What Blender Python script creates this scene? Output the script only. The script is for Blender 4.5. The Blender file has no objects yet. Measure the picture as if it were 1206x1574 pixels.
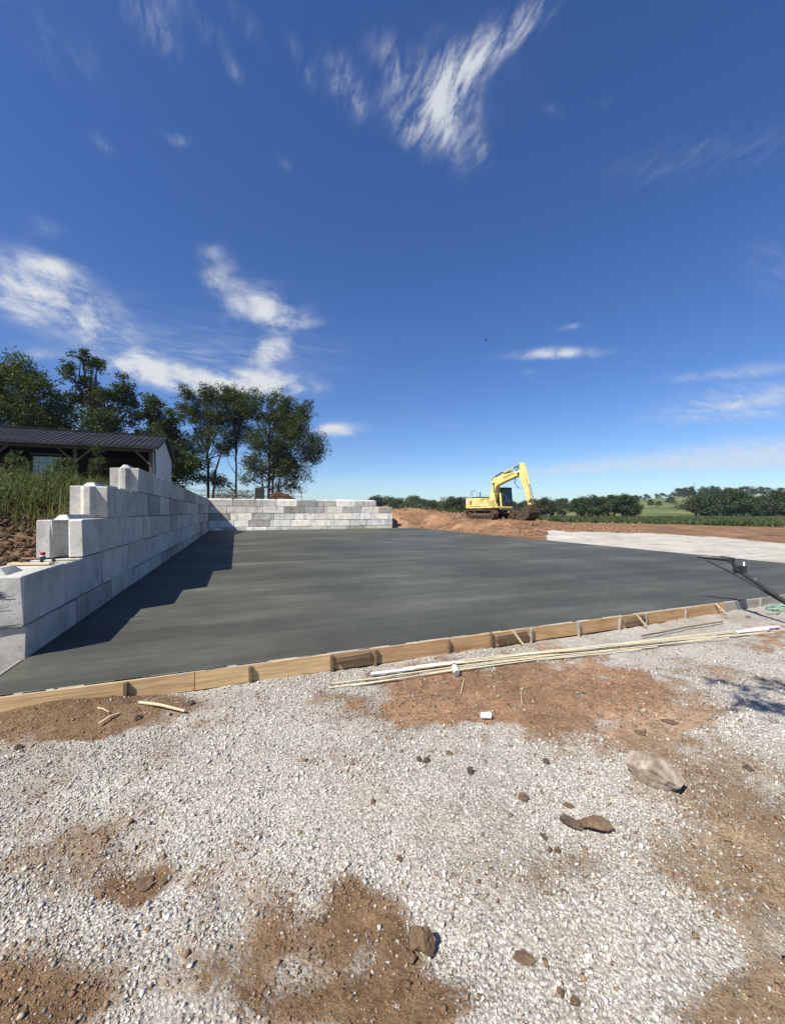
import bpy, bmesh, math, random
import numpy as np
from mathutils import Vector, Matrix
random.seed(7)
rng = np.random.default_rng(11)
R = math.radians
scene = bpy.context.scene
col = scene.collection

# ------------------------------------------------------------------ camera
CAMH = 1.71; FPX = 612.0; CX, CY = 603.0, 787.5; YAW = R(21.19)
SN, CS = math.sin(YAW), math.cos(YAW)
cam = bpy.data.cameras.new('camera'); camo = bpy.data.objects.new('camera', cam); col.objects.link(camo)
cam.sensor_fit = 'HORIZONTAL'; cam.sensor_width = 36.0; cam.lens = 36.0 * FPX / 1206.0
cam.clip_start = 0.05; cam.clip_end = 8000
camo.location = (0, 0, CAMH); camo.rotation_euler = (R(90), 0, -YAW)
scene.camera = camo
scene.render.engine = 'CYCLES'
vs = scene.view_settings
vs.view_transform = 'Standard'; vs.look = 'None'; vs.gamma = 1; vs.use_curve_mapping = False
vs.exposure = 0.7
SUNV = Vector((-0.77, -0.38, 1.0)).normalized()      # towards the sun
SUN_STRENGTH = 5.0; SKY_STRENGTH = 0.064

def dl2w(d, lat): return (d * SN + lat * CS, d * CS - lat * SN)
def w2dl(x, y): return (x * SN + y * CS, x * CS - y * SN)
def at(px, py, z=0.0):
    d = (CAMH - z) * FPX / (py - CY)
    x, y = dl2w(d, (px - CX) / FPX * d)
    return Vector((x, y, z))
def atd(px, d, z=0.0):
    x, y = dl2w(d, (px - CX) / FPX * d)
    return Vector((x, y, z))
def zat(py, d): return CAMH + (CY - py) / FPX * d

# ------------------------------------------------------------------ node helper
class NT:
    def __init__(self, tree): self.t = tree; self.n = tree.nodes; self.l = tree.links
    def put(self, sock, v):
        if v is None: return
        if isinstance(v, bpy.types.NodeSocket): self.l.new(v, sock)
        elif isinstance(v, bpy.types.Node): self.l.new(v.outputs[0], sock)
        else:
            if hasattr(sock.default_value, '__len__') and len(sock.default_value) == 4 and len(v) == 3: v = (*v, 1)
            sock.default_value = v
    def node(self, typ, ins=None, **props):
        nd = self.n.new(typ)
        for k, v in props.items(): setattr(nd, k, v)
        for k, v in (ins or {}).items(): self.put(nd.inputs[k], v)
        return nd
    def math(self, op, a, b=None, c=None, clamp=False):
        nd = self.n.new('ShaderNodeMath'); nd.operation = op; nd.use_clamp = clamp
        self.put(nd.inputs[0], a); self.put(nd.inputs[1], b); self.put(nd.inputs[2], c)
        return nd.outputs[0]
    def mix(self, f, a, b, blend='MIX'):
        nd = self.n.new('ShaderNodeMix'); nd.data_type = 'RGBA'; nd.blend_type = blend
        self.put(nd.inputs[0], f); self.put(nd.inputs[6], a); self.put(nd.inputs[7], b)
        return nd.outputs[2]
    def noise(self, vec, scale, detail=4, rough=.55, dist=0, out=0):
        nd = self.node('ShaderNodeTexNoise', {'Scale': scale, 'Detail': detail, 'Roughness': rough, 'Distortion': dist})
        self.put(nd.inputs['Vector'], vec)
        return nd.outputs[out]
    def ramp(self, f, stops, interp='LINEAR'):
        nd = self.n.new('ShaderNodeValToRGB'); r = nd.color_ramp; r.interpolation = interp
        while len(r.elements) < len(stops): r.elements.new(.5)
        for e, (p, c) in zip(r.elements, stops):
            e.position = p; e.color = (*c, 1) if len(c) == 3 else c
        self.put(nd.inputs[0], f)
        return nd.outputs[0]
    def mr(self, v, a, b, c=0., d=1., smooth=True):
        nd = self.n.new('ShaderNodeMapRange'); nd.interpolation_type = 'SMOOTHSTEP' if smooth else 'LINEAR'
        for i, q in enumerate((v, a, b, c, d)): self.put(nd.inputs[i], q)
        return nd.outputs[0]
    def attr(self, name, out='Fac'):
        nd = self.n.new('ShaderNodeAttribute'); nd.attribute_name = name
        return nd.outputs[out]
    def bump(self, h, strength=.3, dist=.02, normal=None):
        nd = self.node('ShaderNodeBump', {'Strength': strength, 'Distance': dist, 'Height': h})
        if normal is not None: self.put(nd.inputs['Normal'], normal)
        return nd.outputs[0]

def new_mat(name):
    m = bpy.data.materials.new(name); m.use_nodes = True
    t = NT(m.node_tree); b = m.node_tree.nodes['Principled BSDF']
    return m, t, b

def g3(v): return (v, v, v)

# ------------------------------------------------------------------ world, sky and clouds
world = bpy.data.worlds.new('World'); scene.world = world; world.use_nodes = True
def cloud_sky():
    t = NT(world.node_tree); bg = world.node_tree.nodes['Background']
    sky = t.node('ShaderNodeTexSky', sky_type='NISHITA')
    sky.sun_disc = False
    sky.sun_elevation = math.asin(SUNV.z); sky.sun_rotation = math.atan2(SUNV.x, SUNV.y)
    sky.altitude = 300; sky.air_density = 1.0; sky.dust_density = 0.3; sky.ozone_density = 1.6
    tc = t.node('ShaderNodeTexCoord')
    sep = t.node('ShaderNodeSeparateXYZ', {0: tc.outputs['Generated']})
    K = .10
    den = t.math('ADD', t.math('MAXIMUM', sep.outputs[2], 0.0), K)
    px_ = t.math('DIVIDE', sep.outputs[0], den); py_ = t.math('DIVIDE', sep.outputs[1], den)
    P = t.node('ShaderNodeCombineXYZ', {0: px_, 1: py_, 2: 1.0}).outputs[0]
    def plane(px, py):
        a, b = (px - CX) / FPX, (CY - py) / FPX
        x, y = dl2w(1, a); L = math.sqrt(1 + a * a + b * b)
        x, y, z = x / L, y / L, b / L
        return np.array((x / (z + K), y / (z + K)))
    def masks(lst):
        acc = 0.0
        for (px, py, rx, ry, ang, s) in lst:
            c, si = math.cos(R(ang)), math.sin(R(ang))
            p0 = plane(px, py); e = .15
            ax = (plane(px + e * rx * c, py - e * rx * si) - plane(px - e * rx * c, py + e * rx * si)) / (2 * e)
            ay = (plane(px + e * ry * si, py + e * ry * c) - plane(px - e * ry * si, py - e * ry * c)) / (2 * e)
            M = np.linalg.inv(np.array((ax, ay)).T); cc = M @ p0
            q = []
            for i in range(2):
                nd = t.node('ShaderNodeVectorMath', operation='DOT_PRODUCT'); t.put(nd.inputs[0], P)
                nd.inputs[1].default_value = (M[i, 0], M[i, 1], -cc[i]); q.append(nd.outputs['Value'])
            r2 = t.math('MULTIPLY_ADD', q[1], q[1], t.math('MULTIPLY', q[0], q[0]))
            acc = t.math('MULTIPLY_ADD', t.math('POWER', .3679, r2), s, acc)
        return acc
    puffs = [(20, 430, 75, 42, -25, 1.0), (110, 470, 75, 42, -25, 1.1), (185, 530, 75, 32, -25, 1.15), (265, 580, 60, 20, -12, 1.3),
             (85, 415, 45, 20, -15, .8), (70, 350, 38, 16, -20, .55), (60, 545, 50, 14, -5, .6), (215, 570, 60, 18, -10, .7),
             (405, 475, 62, 34, -8, 1.35), (335, 430, 26, 34, -40, .8), (322, 386, 22, 15, 0, .6), (415, 538, 32, 26, 20, 1.4),
             (390, 592, 90, 26, -3, 1.9), (330, 595, 50, 18, 0, .85), (40, 480, 60, 30, -20, .8), (150, 560, 60, 20, -10, .8), (455, 497, 42, 12, 0, .7), (510, 662, 46, 11, 0, 1.6), (450, 635, 50, 12, 0, .6),
             (850, 544, 75, 9, 2, 1.4), (880, 502, 25, 6, 10, .5), (810, 572, 18, 5, 0, .5),
             (1070, 580, 80, 10, 4, .8), (1180, 565, 70, 14, 10, .75), (1150, 620, 110, 14, 8, .9), (1195, 595, 60, 10, 5, .6),
             (740, 692, 40, 6, 5, .6), (1160, 676, 90, 7, 3, .7), (720, 656, 70, 4, -4, .5)]
    wisps = [(690, 130, 80, 46, 65, 1.5), (745, 85, 90, 24, 42, 1.0), (815, 22, 80, 24, 50, .75), (690, 205, 70, 26, -70, .8),
             (740, 220, 50, 18, -80, .7), (605, 95, 52, 28, -55, 1.0), (535, 140, 62, 26, -60, .95), (625, 190, 55, 26, -60, .95),
             (235, 35, 95, 30, -55, .75), (300, 25, 70, 22, -50, .6), (380, 35, 60, 18, -60, .5), (462, 95, 55, 13, -65, .7),
             (272, 214, 26, 12, -25, .7), (158, 222, 26, 12, -40, .6), (440, 252, 22, 12, -50, .55), (845, 165, 30, 12, -30, .4),
             (920, 158, 20, 10, 20, .4), (365, 115, 30, 14, -60, .45), (1090, 240, 220, 40, 10, .35), (80, 60, 120, 60, -40, .35)]
    veil = [(1050, 712, 260, 20, 2.5, 1.2), (1190, 700, 160, 24, 4, 1.2), (1160, 610, 150, 26, 8, .9), (1120, 640, 180, 14, 3, .6), (150, 520, 240, 60, -20, .55), (400, 560, 150, 60, 0, .5), (690, 140, 120, 90, 30, .4), (880, 722, 140, 8, 5, .8), (560, 745, 300, 14, 0, .6), (1190, 410, 60, 60, 0, .35)]
    mA, mB, mC = masks(puffs), masks(wisps), masks(veil)
    G_ = tc.outputs['Generated']; mpA = t.node('ShaderNodeMapping', {'Vector': G_, 'Scale': (1, 1, 1.7)}); nA = t.noise(mpA.outputs[0], 10.5, 9, .60, .3); nA2 = t.noise(mpA.outputs[0], 30, 6, .6, .3)
    # streaky noise along the wind for the high cirrus
    mp = t.node('ShaderNodeMapping', {'Vector': P, 'Rotation': (0, 0, R(18)), 'Scale': (9.0, 3.2, 1)})
    nB = t.noise(mp.outputs[0], 3.4, 10, .66, .35)
    mp2 = t.node('ShaderNodeMapping', {'Vector': P, 'Rotation': (0, 0, R(-12)), 'Scale': (5.0, 16, 1)})
    nC = t.noise(mp2.outputs[0], 1.2, 5, .6, .3)
    mixn = t.math('ADD', t.math('MULTIPLY', nA, .78), t.math('MULTIPLY', nA2, .22))
    dA = t.mr(t.math('MULTIPLY', mA, t.math('MULTIPLY_ADD', mixn, 5.4, -1.85)), .04, 2.1)
    dB = t.mr(t.math('MULTIPLY', mB, t.math('MULTIPLY_ADD', nB, 4.4, -1.45)), .02, 2.3, 0, .9)
    dC = t.mr(t.math('MULTIPLY', mC, t.math('MULTIPLY_ADD', nC, 2.6, -.6)), .0, 1.5, 0, .62)
    dens = t.math('MAXIMUM', t.math('MAXIMUM', dA, dB), dC)
    hsv = t.node('ShaderNodeHueSaturation', {'Hue': HUE, 'Saturation': SAT, 'Value': VAL, 'Color': sky.outputs[0]})
    tint = t.mix(1.0, hsv.outputs[0], (.86, 1.04, 1.28, 1), 'MULTIPLY')
    c = t.mix(dens, tint, CLOUDC)
    t.put(bg.inputs['Color'], c); bg.inputs['Strength'].default_value = SKY_STRENGTH
HUE, SAT, VAL, CLOUDC = .508, 1.2, 1.02, (6.9, 7.2, 7.6, 1)
cloud_sky()

sun = bpy.data.lights.new('sun', 'SUN'); sun.energy = SUN_STRENGTH; sun.angle = R(.53); sun.color = (1.0, .945, .85)
suno = bpy.data.objects.new('sun', sun); col.objects.link(suno)
suno.rotation_euler = (-SUNV).to_track_quat('-Z', 'Y').to_euler(); suno.location = (0, 0, 60)

# ------------------------------------------------------------------ numpy noise
def _h(ix, iy, s):
    n = (ix.astype(np.int64) * 374761393 + iy.astype(np.int64) * 668265263 + s * 974711) & 0xffffffff
    n = ((n ^ (n >> 13)) * 1274126177) & 0xffffffff
    return ((n ^ (n >> 16)) & 0xffff) / 65535.0
def vnoise(x, y, s=0):
    x = np.asarray(x, float); y = np.asarray(y, float)
    ix, iy = np.floor(x), np.floor(y); fx, fy = x - ix, y - iy
    fx = fx * fx * (3 - 2 * fx); fy = fy * fy * (3 - 2 * fy)
    a = _h(ix, iy, s); b = _h(ix + 1, iy, s); c = _h(ix, iy + 1, s); d = _h(ix + 1, iy + 1, s)
    return (a + (b - a) * fx) * (1 - fy) + (c + (d - c) * fx) * fy
def fbm(x, y, s=0, o=4):
    v = 0; a = .5; t = 0
    for i in range(o):
        v = v + a * vnoise(x * 2 ** i + 17.3 * i, y * 2 ** i - 9.1 * i, s + i); t += a; a *= .5
    return v / t
def sstep(a, b, v):
    t = np.clip((v - a) / (b - a), 0, 1); return t * t * (3 - 2 * t)

# ------------------------------------------------------------------ mesh helpers
def mesh_np(name, V, F, smooth=False):
    """V (n,3), F (m,k) arrays of one polygon size"""
    me = bpy.data.meshes.new(name); V = np.asarray(V, np.float32); F = np.asarray(F, np.int32); m, k = F.shape
    me.vertices.add(len(V)); me.vertices.foreach_set('co', V.ravel())
    me.loops.add(m * k); me.loops.foreach_set('vertex_index', F.ravel())
    me.polygons.add(m); me.polygons.foreach_set('loop_start', np.arange(0, m * k, k, dtype=np.int32))
    me.update(calc_edges=True)
    if smooth: me.polygons.foreach_set('use_smooth', np.ones(m, bool))
    return me
def link(name, data, mat=None, parent=None, kind=None, loc=None):
    o = bpy.data.objects.new(name, data); col.objects.link(o)
    if mat is not None and len(data.materials) == 0: data.materials.append(mat)
    if parent is not None: o.parent = parent
    if kind: o['kind'] = kind
    if loc is not None: o.location = loc
    return o
def tag(o, label, cat, group=None):
    o['label'] = label; o['category'] = cat
    if group: o['group'] = group
    return o
def empty(name, loc, label, cat, group=None, rz=0):
    o = bpy.data.objects.new(name, None); col.objects.link(o); o.empty_display_size = .2
    o.location = loc; o.rotation_euler = (0, 0, rz)
    return tag(o, label, cat, group)

class MB:
    def __init__(self): self.v = []; self.f = []
    def add(self, V, F):
        n = len(self.v); self.v += [tuple(p) for p in V]; self.f += [tuple(i + n for i in f) for f in F]; return self
    def box(self, c, s, rot=None, top=None):
        """c centre, s full size; rot Matrix 3x3; top = scale of the top face"""
        x, y, z = (q / 2 for q in s); tx, ty = top or (1, 1)
        P = [(-x, -y, -z), (x, -y, -z), (x, y, -z), (-x, y, -z), (-x * tx, -y * ty, z), (x * tx, -y * ty, z), (x * tx, y * ty, z), (-x * tx, y * ty, z)]
        c = Vector(c); P = [((rot @ Vector(p)) if rot else Vector(p)) + c for p in P]
        return self.add(P, [(0, 3, 2, 1), (4, 5, 6, 7), (0, 1, 5, 4), (1, 2, 6, 5), (2, 3, 7, 6), (3, 0, 4, 7)])
    def bar(self, a, b, w, h, up=(0, 0, 1)):
        a, b = Vector(a), Vector(b); d = b - a; L = d.length; d.normalize(); u = Vector(up)
        if abs(d.dot(u)) > .98: u = Vector((1, 0, 0))
        s = d.cross(u).normalized(); u = s.cross(d)
        return self.box((a + b) / 2, (L, w, h), Matrix((d, -s, u)).transposed())
    def tube(self, pts, r, n=8, caps=True):
        pts = [Vector(p) for p in pts]; rs = r if hasattr(r, '__len__') else [r] * len(pts)
        t0 = (pts[1] - pts[0]).normalized(); u = t0.orthogonal().normalized(); V = []
        for i, p in enumerate(pts):
            t = (pts[min(i + 1, len(pts) - 1)] - pts[max(i - 1, 0)]).normalized()
            u = (u - t * u.dot(t)).normalized(); w = t.cross(u)
            V += [p + (u * math.cos(2 * math.pi * k / n) + w * math.sin(2 * math.pi * k / n)) * rs[i] for k in range(n)]
        F = [(i * n + k, i * n + (k + 1) % n, (i + 1) * n + (k + 1) % n, (i + 1) * n + k) for i in range(len(pts) - 1) for k in range(n)]
        if caps: F += [tuple(range(n - 1, -1, -1)), tuple((len(pts) - 1) * n + k for k in range(n))]
        return self.add(V, F)
    def prism(self, poly, a, b, axis='y', inset=0):
        """poly in (u,z) extruded along axis from a to b"""
        n = len(poly); m = (lambda u, z, q: (u, q, z)) if axis == 'y' else (lambda u, z, q: (q, u, z)) if axis == 'x' else (lambda u, z, q: (u, z, q))
        V = [m(u, z, a) for u, z in poly] + [m(u, z, b) for u, z in poly]
        F = [tuple(range(n)), tuple(range(2 * n - 1, n - 1, -1))] + [(i, i + n, (i + 1) % n + n, (i + 1) % n) for i in range(n)]
        return self.add(V, F)
    def lathe(self, prof, n=16, M=None):
        V = []
        for r, z in prof: V += [Vector((r * math.cos(2 * math.pi * k / n), r * math.sin(2 * math.pi * k / n), z)) for k in range(n)]
        if M: V = [M @ v for v in V]
        F = [(i * n + k, i * n + (k + 1) % n, (i + 1) * n + (k + 1) % n, (i + 1) * n + k) for i in range(len(prof) - 1) for k in range(n)]
        F += [tuple(range(n - 1, -1, -1)), tuple((len(prof) - 1) * n + k for k in range(n))]
        return self.add(V, F)
    def mesh(self, name, bevel=0, smooth=False, seg=1, ang=35):
        me = bpy.data.meshes.new(name); me.from_pydata(self.v, [], self.f)
        bm = bmesh.new(); bm.from_mesh(me)
        bmesh.ops.recalc_face_normals(bm, faces=bm.faces)
        if bevel:
            es = [e for e in bm.edges if len(e.link_faces) == 2 and e.calc_face_angle(0) > R(ang)]
            bmesh.ops.bevel(bm, geom=es, offset=bevel, segments=seg, affect='EDGES', clamp_overlap=True)
        bm.to_mesh(me); bm.free()
        if smooth:
            me.polygons.foreach_set('use_smooth', np.ones(len(me.polygons), bool))
            me.set_sharp_from_angle(angle=R(40))
        return me
    def build(self, name, mat, parent=None, bevel=0, smooth=False, kind=None, loc=None, ang=35):
        return link(name, self.mesh(name, bevel, smooth, ang=ang), mat, parent, kind, loc)

# ------------------------------------------------------------------ terrain
XW, YF0, YB, XR, YFORM = -2.317, 5.875, 37.37, 17.0, 4.73     # wall face, wall start, back wall face, slab right, form face
def slabz(y): return np.clip(.1 * (np.asarray(y, float) - 5.9) / 31.5, 0, .12)
def project(x, y, z):
    d, lat = w2dl(x, y); dd = np.maximum(d, .05)
    return CX + FPX * lat / dd, CY + FPX * (CAMH - z) / dd, d
MOUNDS = [(650, 1195, 190, 45, .055), (300, 1190, 200, 50, .03), (520, 1120, 160, 40, .03), (850, 1060, 240, 50, .035), (560, 1440, 150, 120, -.03),
          (900, 1400, 160, 110, .03), (150, 1350, 200, 60, -.025), (150, 1085, 200, 22, .085), (20, 1092, 130, 22, .06), (1150, 1400, 120, 200, -.03), (700, 1250, 120, 50, .03)]
def foreground_z(x, y):
    z = -.20 + .06 * sstep(3.9, .8, y) + .05 * sstep(4.9, 10, x) * sstep(1.5, 4.5, y)
    px, py, d = project(x, y, -.17)
    for (a, b, rx, ry, h) in MOUNDS:
        z = z + h * np.exp(-((px - a) / rx) ** 2 - ((py - b) / ry) ** 2) * (d > .4)
    # the rut running off the big rock
    t = np.clip(((px - 1045) * 130 + (py - 1215) * 110) / (130 ** 2 + 110 ** 2), 0, 1)
    q = np.hypot(px - (1045 + 130 * t), py - (1215 + 110 * t + 14 * np.sin(t * 5)))
    z = z - .03 * np.exp(-(q / 9) ** 2) * (d > .4)
    z = z + .05 * (fbm(x * 1.1, y * 1.1, 3) - .5) + .03 * (fbm(x * 4, y * 4, 8, 4) - .5) + .014 * (fbm(x * 13, y * 13, 14, 2) - .5)
    return z
HILLR = ([-2, .1, .3, .5, .62, .75, 1.0, 1.6], [2, 4, 9, 15, 19, 23, 25, 26])
def terrain(x, y):
    x = np.asarray(x, float); y = np.asarray(y, float)
    d, lat = w2dl(x, y); r = np.where(d > .5, lat / np.maximum(d, .5), np.sign(lat) * 2)
    fg = foreground_z(x, y)
    # right of and behind the slab
    base = np.interp(r, [-1, -.2, .02, .1, .18, .25, .36, .45, .6, 1.0, 2], [2.3, 2.3, 2.0, 1.8, 1.35, 1.05, .55, .12, 0, -.06, -.1])
    out = np.maximum(np.maximum(x - XR - .3, 0), np.where(x > 14.6, np.maximum(y - YB - .6, 0), np.maximum(y - YB - .6, 0) * 30))
    rough = fbm(x * .45, y * .45, 21, 5) - .5
    far = base * sstep(.2, 5.5, out) + (.62 * rough + .3 * (fbm(x * 1.7, y * 1.7, 23, 3) - .5)) * sstep(.5, 4, out) * sstep(.62, .3, r) + .05 * rough
    heap = .7 * np.exp(-((x - 16.2) / 1.9) ** 2 - ((y - 39.5) / 1.8) ** 2) + .5 * np.exp(-((x - 19.5) / 2) ** 2 - ((y - 41) / 2) ** 2)
    far = far + heap
    ex, ey = 22.54, 32.02
    pad = np.exp(-((np.hypot(x - ex, y - ey)) / 3.6) ** 4)
    far = far * (1 - pad) + 1.05 * pad
    pad2 = np.exp(-((np.hypot(x - 22.9, y - 27.7)) / 1.7) ** 4)
    far = far * (1 - pad2) + 1.0 * pad2
    far = far * (1 - sstep(60, 120, d)) - .0 * sstep(60, 140, d)
    hill = np.interp(r, *HILLR) * sstep(150, 560, d) + 2.5 * (fbm(x * .006, y * .006, 31, 3) - .5) * sstep(120, 400, d)
    far = far + hill
    far = far - .04 * sstep(3, 0, out) + .07 * (fbm(x * .35 + 4, y * 2.4, 25, 3) - .5) * (x > XR) * (x < 33) * (y < 25)
    # left bank behind the wall
    lev = np.interp(y, [4.6, 5.6, 6.4, 7.67, 9, 10.5, 12, 16, 19, 60], [-.15, -.25, .1, .85, 1.2, 1.5, 1.72, 2.05, 2.25, 2.3])
    side = np.clip((-2.9 - x), 0, 4)
    bank = lev + .16 * np.minimum(side, 2.2) * sstep(5, 7.5, y) + .32 * sstep(.6, 2.6, side) * sstep(7, 3.5, y) * .6
    bank = bank + (fbm(x * .9, y * .9, 41, 5) - .5) * .5 * sstep(6, 8, y) * sstep(.2, 1.0, side) + (fbm(x * 3.5, y * 3.5, 43, 4) - .5) * .22 * sstep(5, 6.5, y) * sstep(15, 9, y)
    bank = bank * (1 - sstep(70, 160, d)) + .5 * np.maximum(hill, 0) * sstep(160, 300, d)
    fgleft = np.where(y < 4.6, fg, bank)
    w = sstep(4.2, 5.0, y)
    left = fg * (1 - w) + bank * w
    right = np.where(x > XR, fg * (1 - sstep(2.5, 6, y)) + far * sstep(2.5, 6, y), far)
    under = np.full_like(x, -.32)
    z = np.where(y < YFORM + .005, np.where(x > XR, right, np.where(x < -2.6, left, fg)), np.where(x < -2.62, left, np.where((x < XR + .1) & (y < YB + .25), under, right)))
    z = np.where((x >= -2.62) & (x < -2.3) & (y > YFORM) & (y < YF0 + .5), -.3, z)
    return z
def gz(x, y): return float(terrain(np.array([x]), np.array([y]))[0])

DIRT = [(150, 1096, 220, 32, 1.05), (830, 1068, 250, 60, 1.15), (700, 1075, 130, 42, .7), (110, 1300, 210, 70, .50), (40, 1535, 150, 75, .85), (540, 1420, 105, 75, 1.0), (500, 1548, 190, 45, .9),
        (690, 1555, 80, 50, .6), (640, 1470, 50, 50, .5), (1140, 1330, 150, 85, .6), (1180, 1480, 110, 170, .62), (90, 1420, 240, 170, .26), (1130, 1230, 170, 120, .25), (1080, 1200, 150, 60, .45), (1190, 990, 60, 16, .8), (230, 1355, 60, 26, .7),
        (1030, 1120, 60, 26, .8), (920, 1300, 50, 40, .35), (380, 1470, 150, 60, .3), (870, 1370, 90, 50, .35), (680, 1160, 90, 14, .4), (20, 1150, 60, 20, .6), (1150, 1560, 120, 50, .55), (1120, 1290, 60, 25, .3), (10, 1094, 110, 26, .8)]
PAD = [(17, -6), (17, 19.5), (20, 22.2), (26.5, 24.6), (31.5, 23), (29.2, 13), (33, 6), (34, -6)]
def in_poly(x, y, poly):
    ins = np.zeros(x.shape, bool); n = len(poly)
    for i in range(n):
        (x0, y0), (x1, y1) = poly[i], poly[(i + 1) % n]
        if y0 == y1: continue
        c = ((y0 > y) != (y1 > y)) & (x < (x1 - x0) * (y - y0) / (y1 - y0) + x0)
        ins ^= c
    return ins
def masks_at(x, y):
    """gravel, grass, field weights at ground points"""
    px, py, d = project(x, y, -.17)
    jx, jy = fbm(x * 3.6, y * 3.6, 51, 6) - .5, fbm(x * 3.6, y * 3.6, 57, 6) - .5
    dirt = 0
    for (a, b, rx, ry, s) in DIRT:
        dirt = dirt + s * np.exp(-(((px + 170 * jx - a) / rx) ** 2 + ((py + 100 * jy - b) / ry) ** 2) ** 1.15) * (d > .4)
    g = np.clip(1.05 - 1.05 * dirt - .45 * sstep(.5, .75, fbm(x * 1.7, y * 1.7, 59, 5)), 0, 1)
    bx = x + 2.4 * (fbm(x * .5, y * .5, 61) - .5); by = y + 2.4 * (fbm(x * .5, y * .5, 63) - .5)
    back = (y > YFORM) | (x > 13)
    ing = in_poly(bx, by, PAD)
    g = np.where(back, np.where(ing, 1.45, .0), g)
    g = np.where((x < -2.6) & (y > 4.4), .12, g)
    r = np.where(d > .5, w2dl(x, y)[1] / np.maximum(d, .5), -2)
    dg = np.interp(r, [-.3, 0, .1, .25, .36, .57, 1.0, 1.6], [48, 52, 62, 56, 55, 61, 45, 36]) + 9 * (fbm(x * .12, y * .12, 71, 4) - .5)
    grass = sstep(-1.2, 1.2, d - dg) * (r > -.4)
    grass = np.where((x < -2.62) & (y > 3), sstep(9.2, 11, y + 2.5 * (fbm(x * .8, y * .8, 73) - .5)) * sstep(.1, .8, -2.9 - x), grass)
    grass = np.where((y > YB + 1) & (x < 13), np.maximum(grass, .5 * fbm(x * .4, y * .4, 77)), grass)
    field = np.where(r > -.3, sstep(150, 200, d), 0)
    return g, grass, field

def grow(a, step, f, lim):
    out = [a]
    while abs(out[-1]) < lim: out.append(out[-1] + step); step *= f
    return out[1:]
gx = np.concatenate([grow(-3.2, -.09, 1.09, 2600)[::-1], np.arange(-3.2, 5, .04), np.arange(5, 11.5, .07), np.arange(11.5, 36, .25), grow(36, .3, 1.085, 2600)])
gy = np.concatenate([grow(.6, -.06, 1.25, 900)[::-1], np.arange(.6, 4.70, .04), [4.70, 4.729, 4.737], np.arange(4.9, 12, .15), np.arange(12, 48, .3), grow(48, .35, 1.07, 2600)])
GX, GY = np.meshgrid(gx, gy); nx, ny = len(gx), len(gy)
GZ = terrain(GX.ravel(), GY.ravel())
idx = np.arange(nx * ny).reshape(ny, nx)
F = np.stack([idx[:-1, :-1], idx[:-1, 1:], idx[1:, 1:], idx[1:, :-1]], -1).reshape(-1, 4)
gme = mesh_np('ground', np.stack([GX.ravel(), GY.ravel(), GZ], -1), F, smooth=True)
mg, mgr, mfi = masks_at(GX.ravel(), GY.ravel())
for nm, arr in (('gravel', mg), ('grass', mgr), ('field', mfi)):
    a = gme.attributes.new(nm, 'FLOAT', 'POINT'); a.data.foreach_set('value', np.asarray(arr, np.float32))

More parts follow.
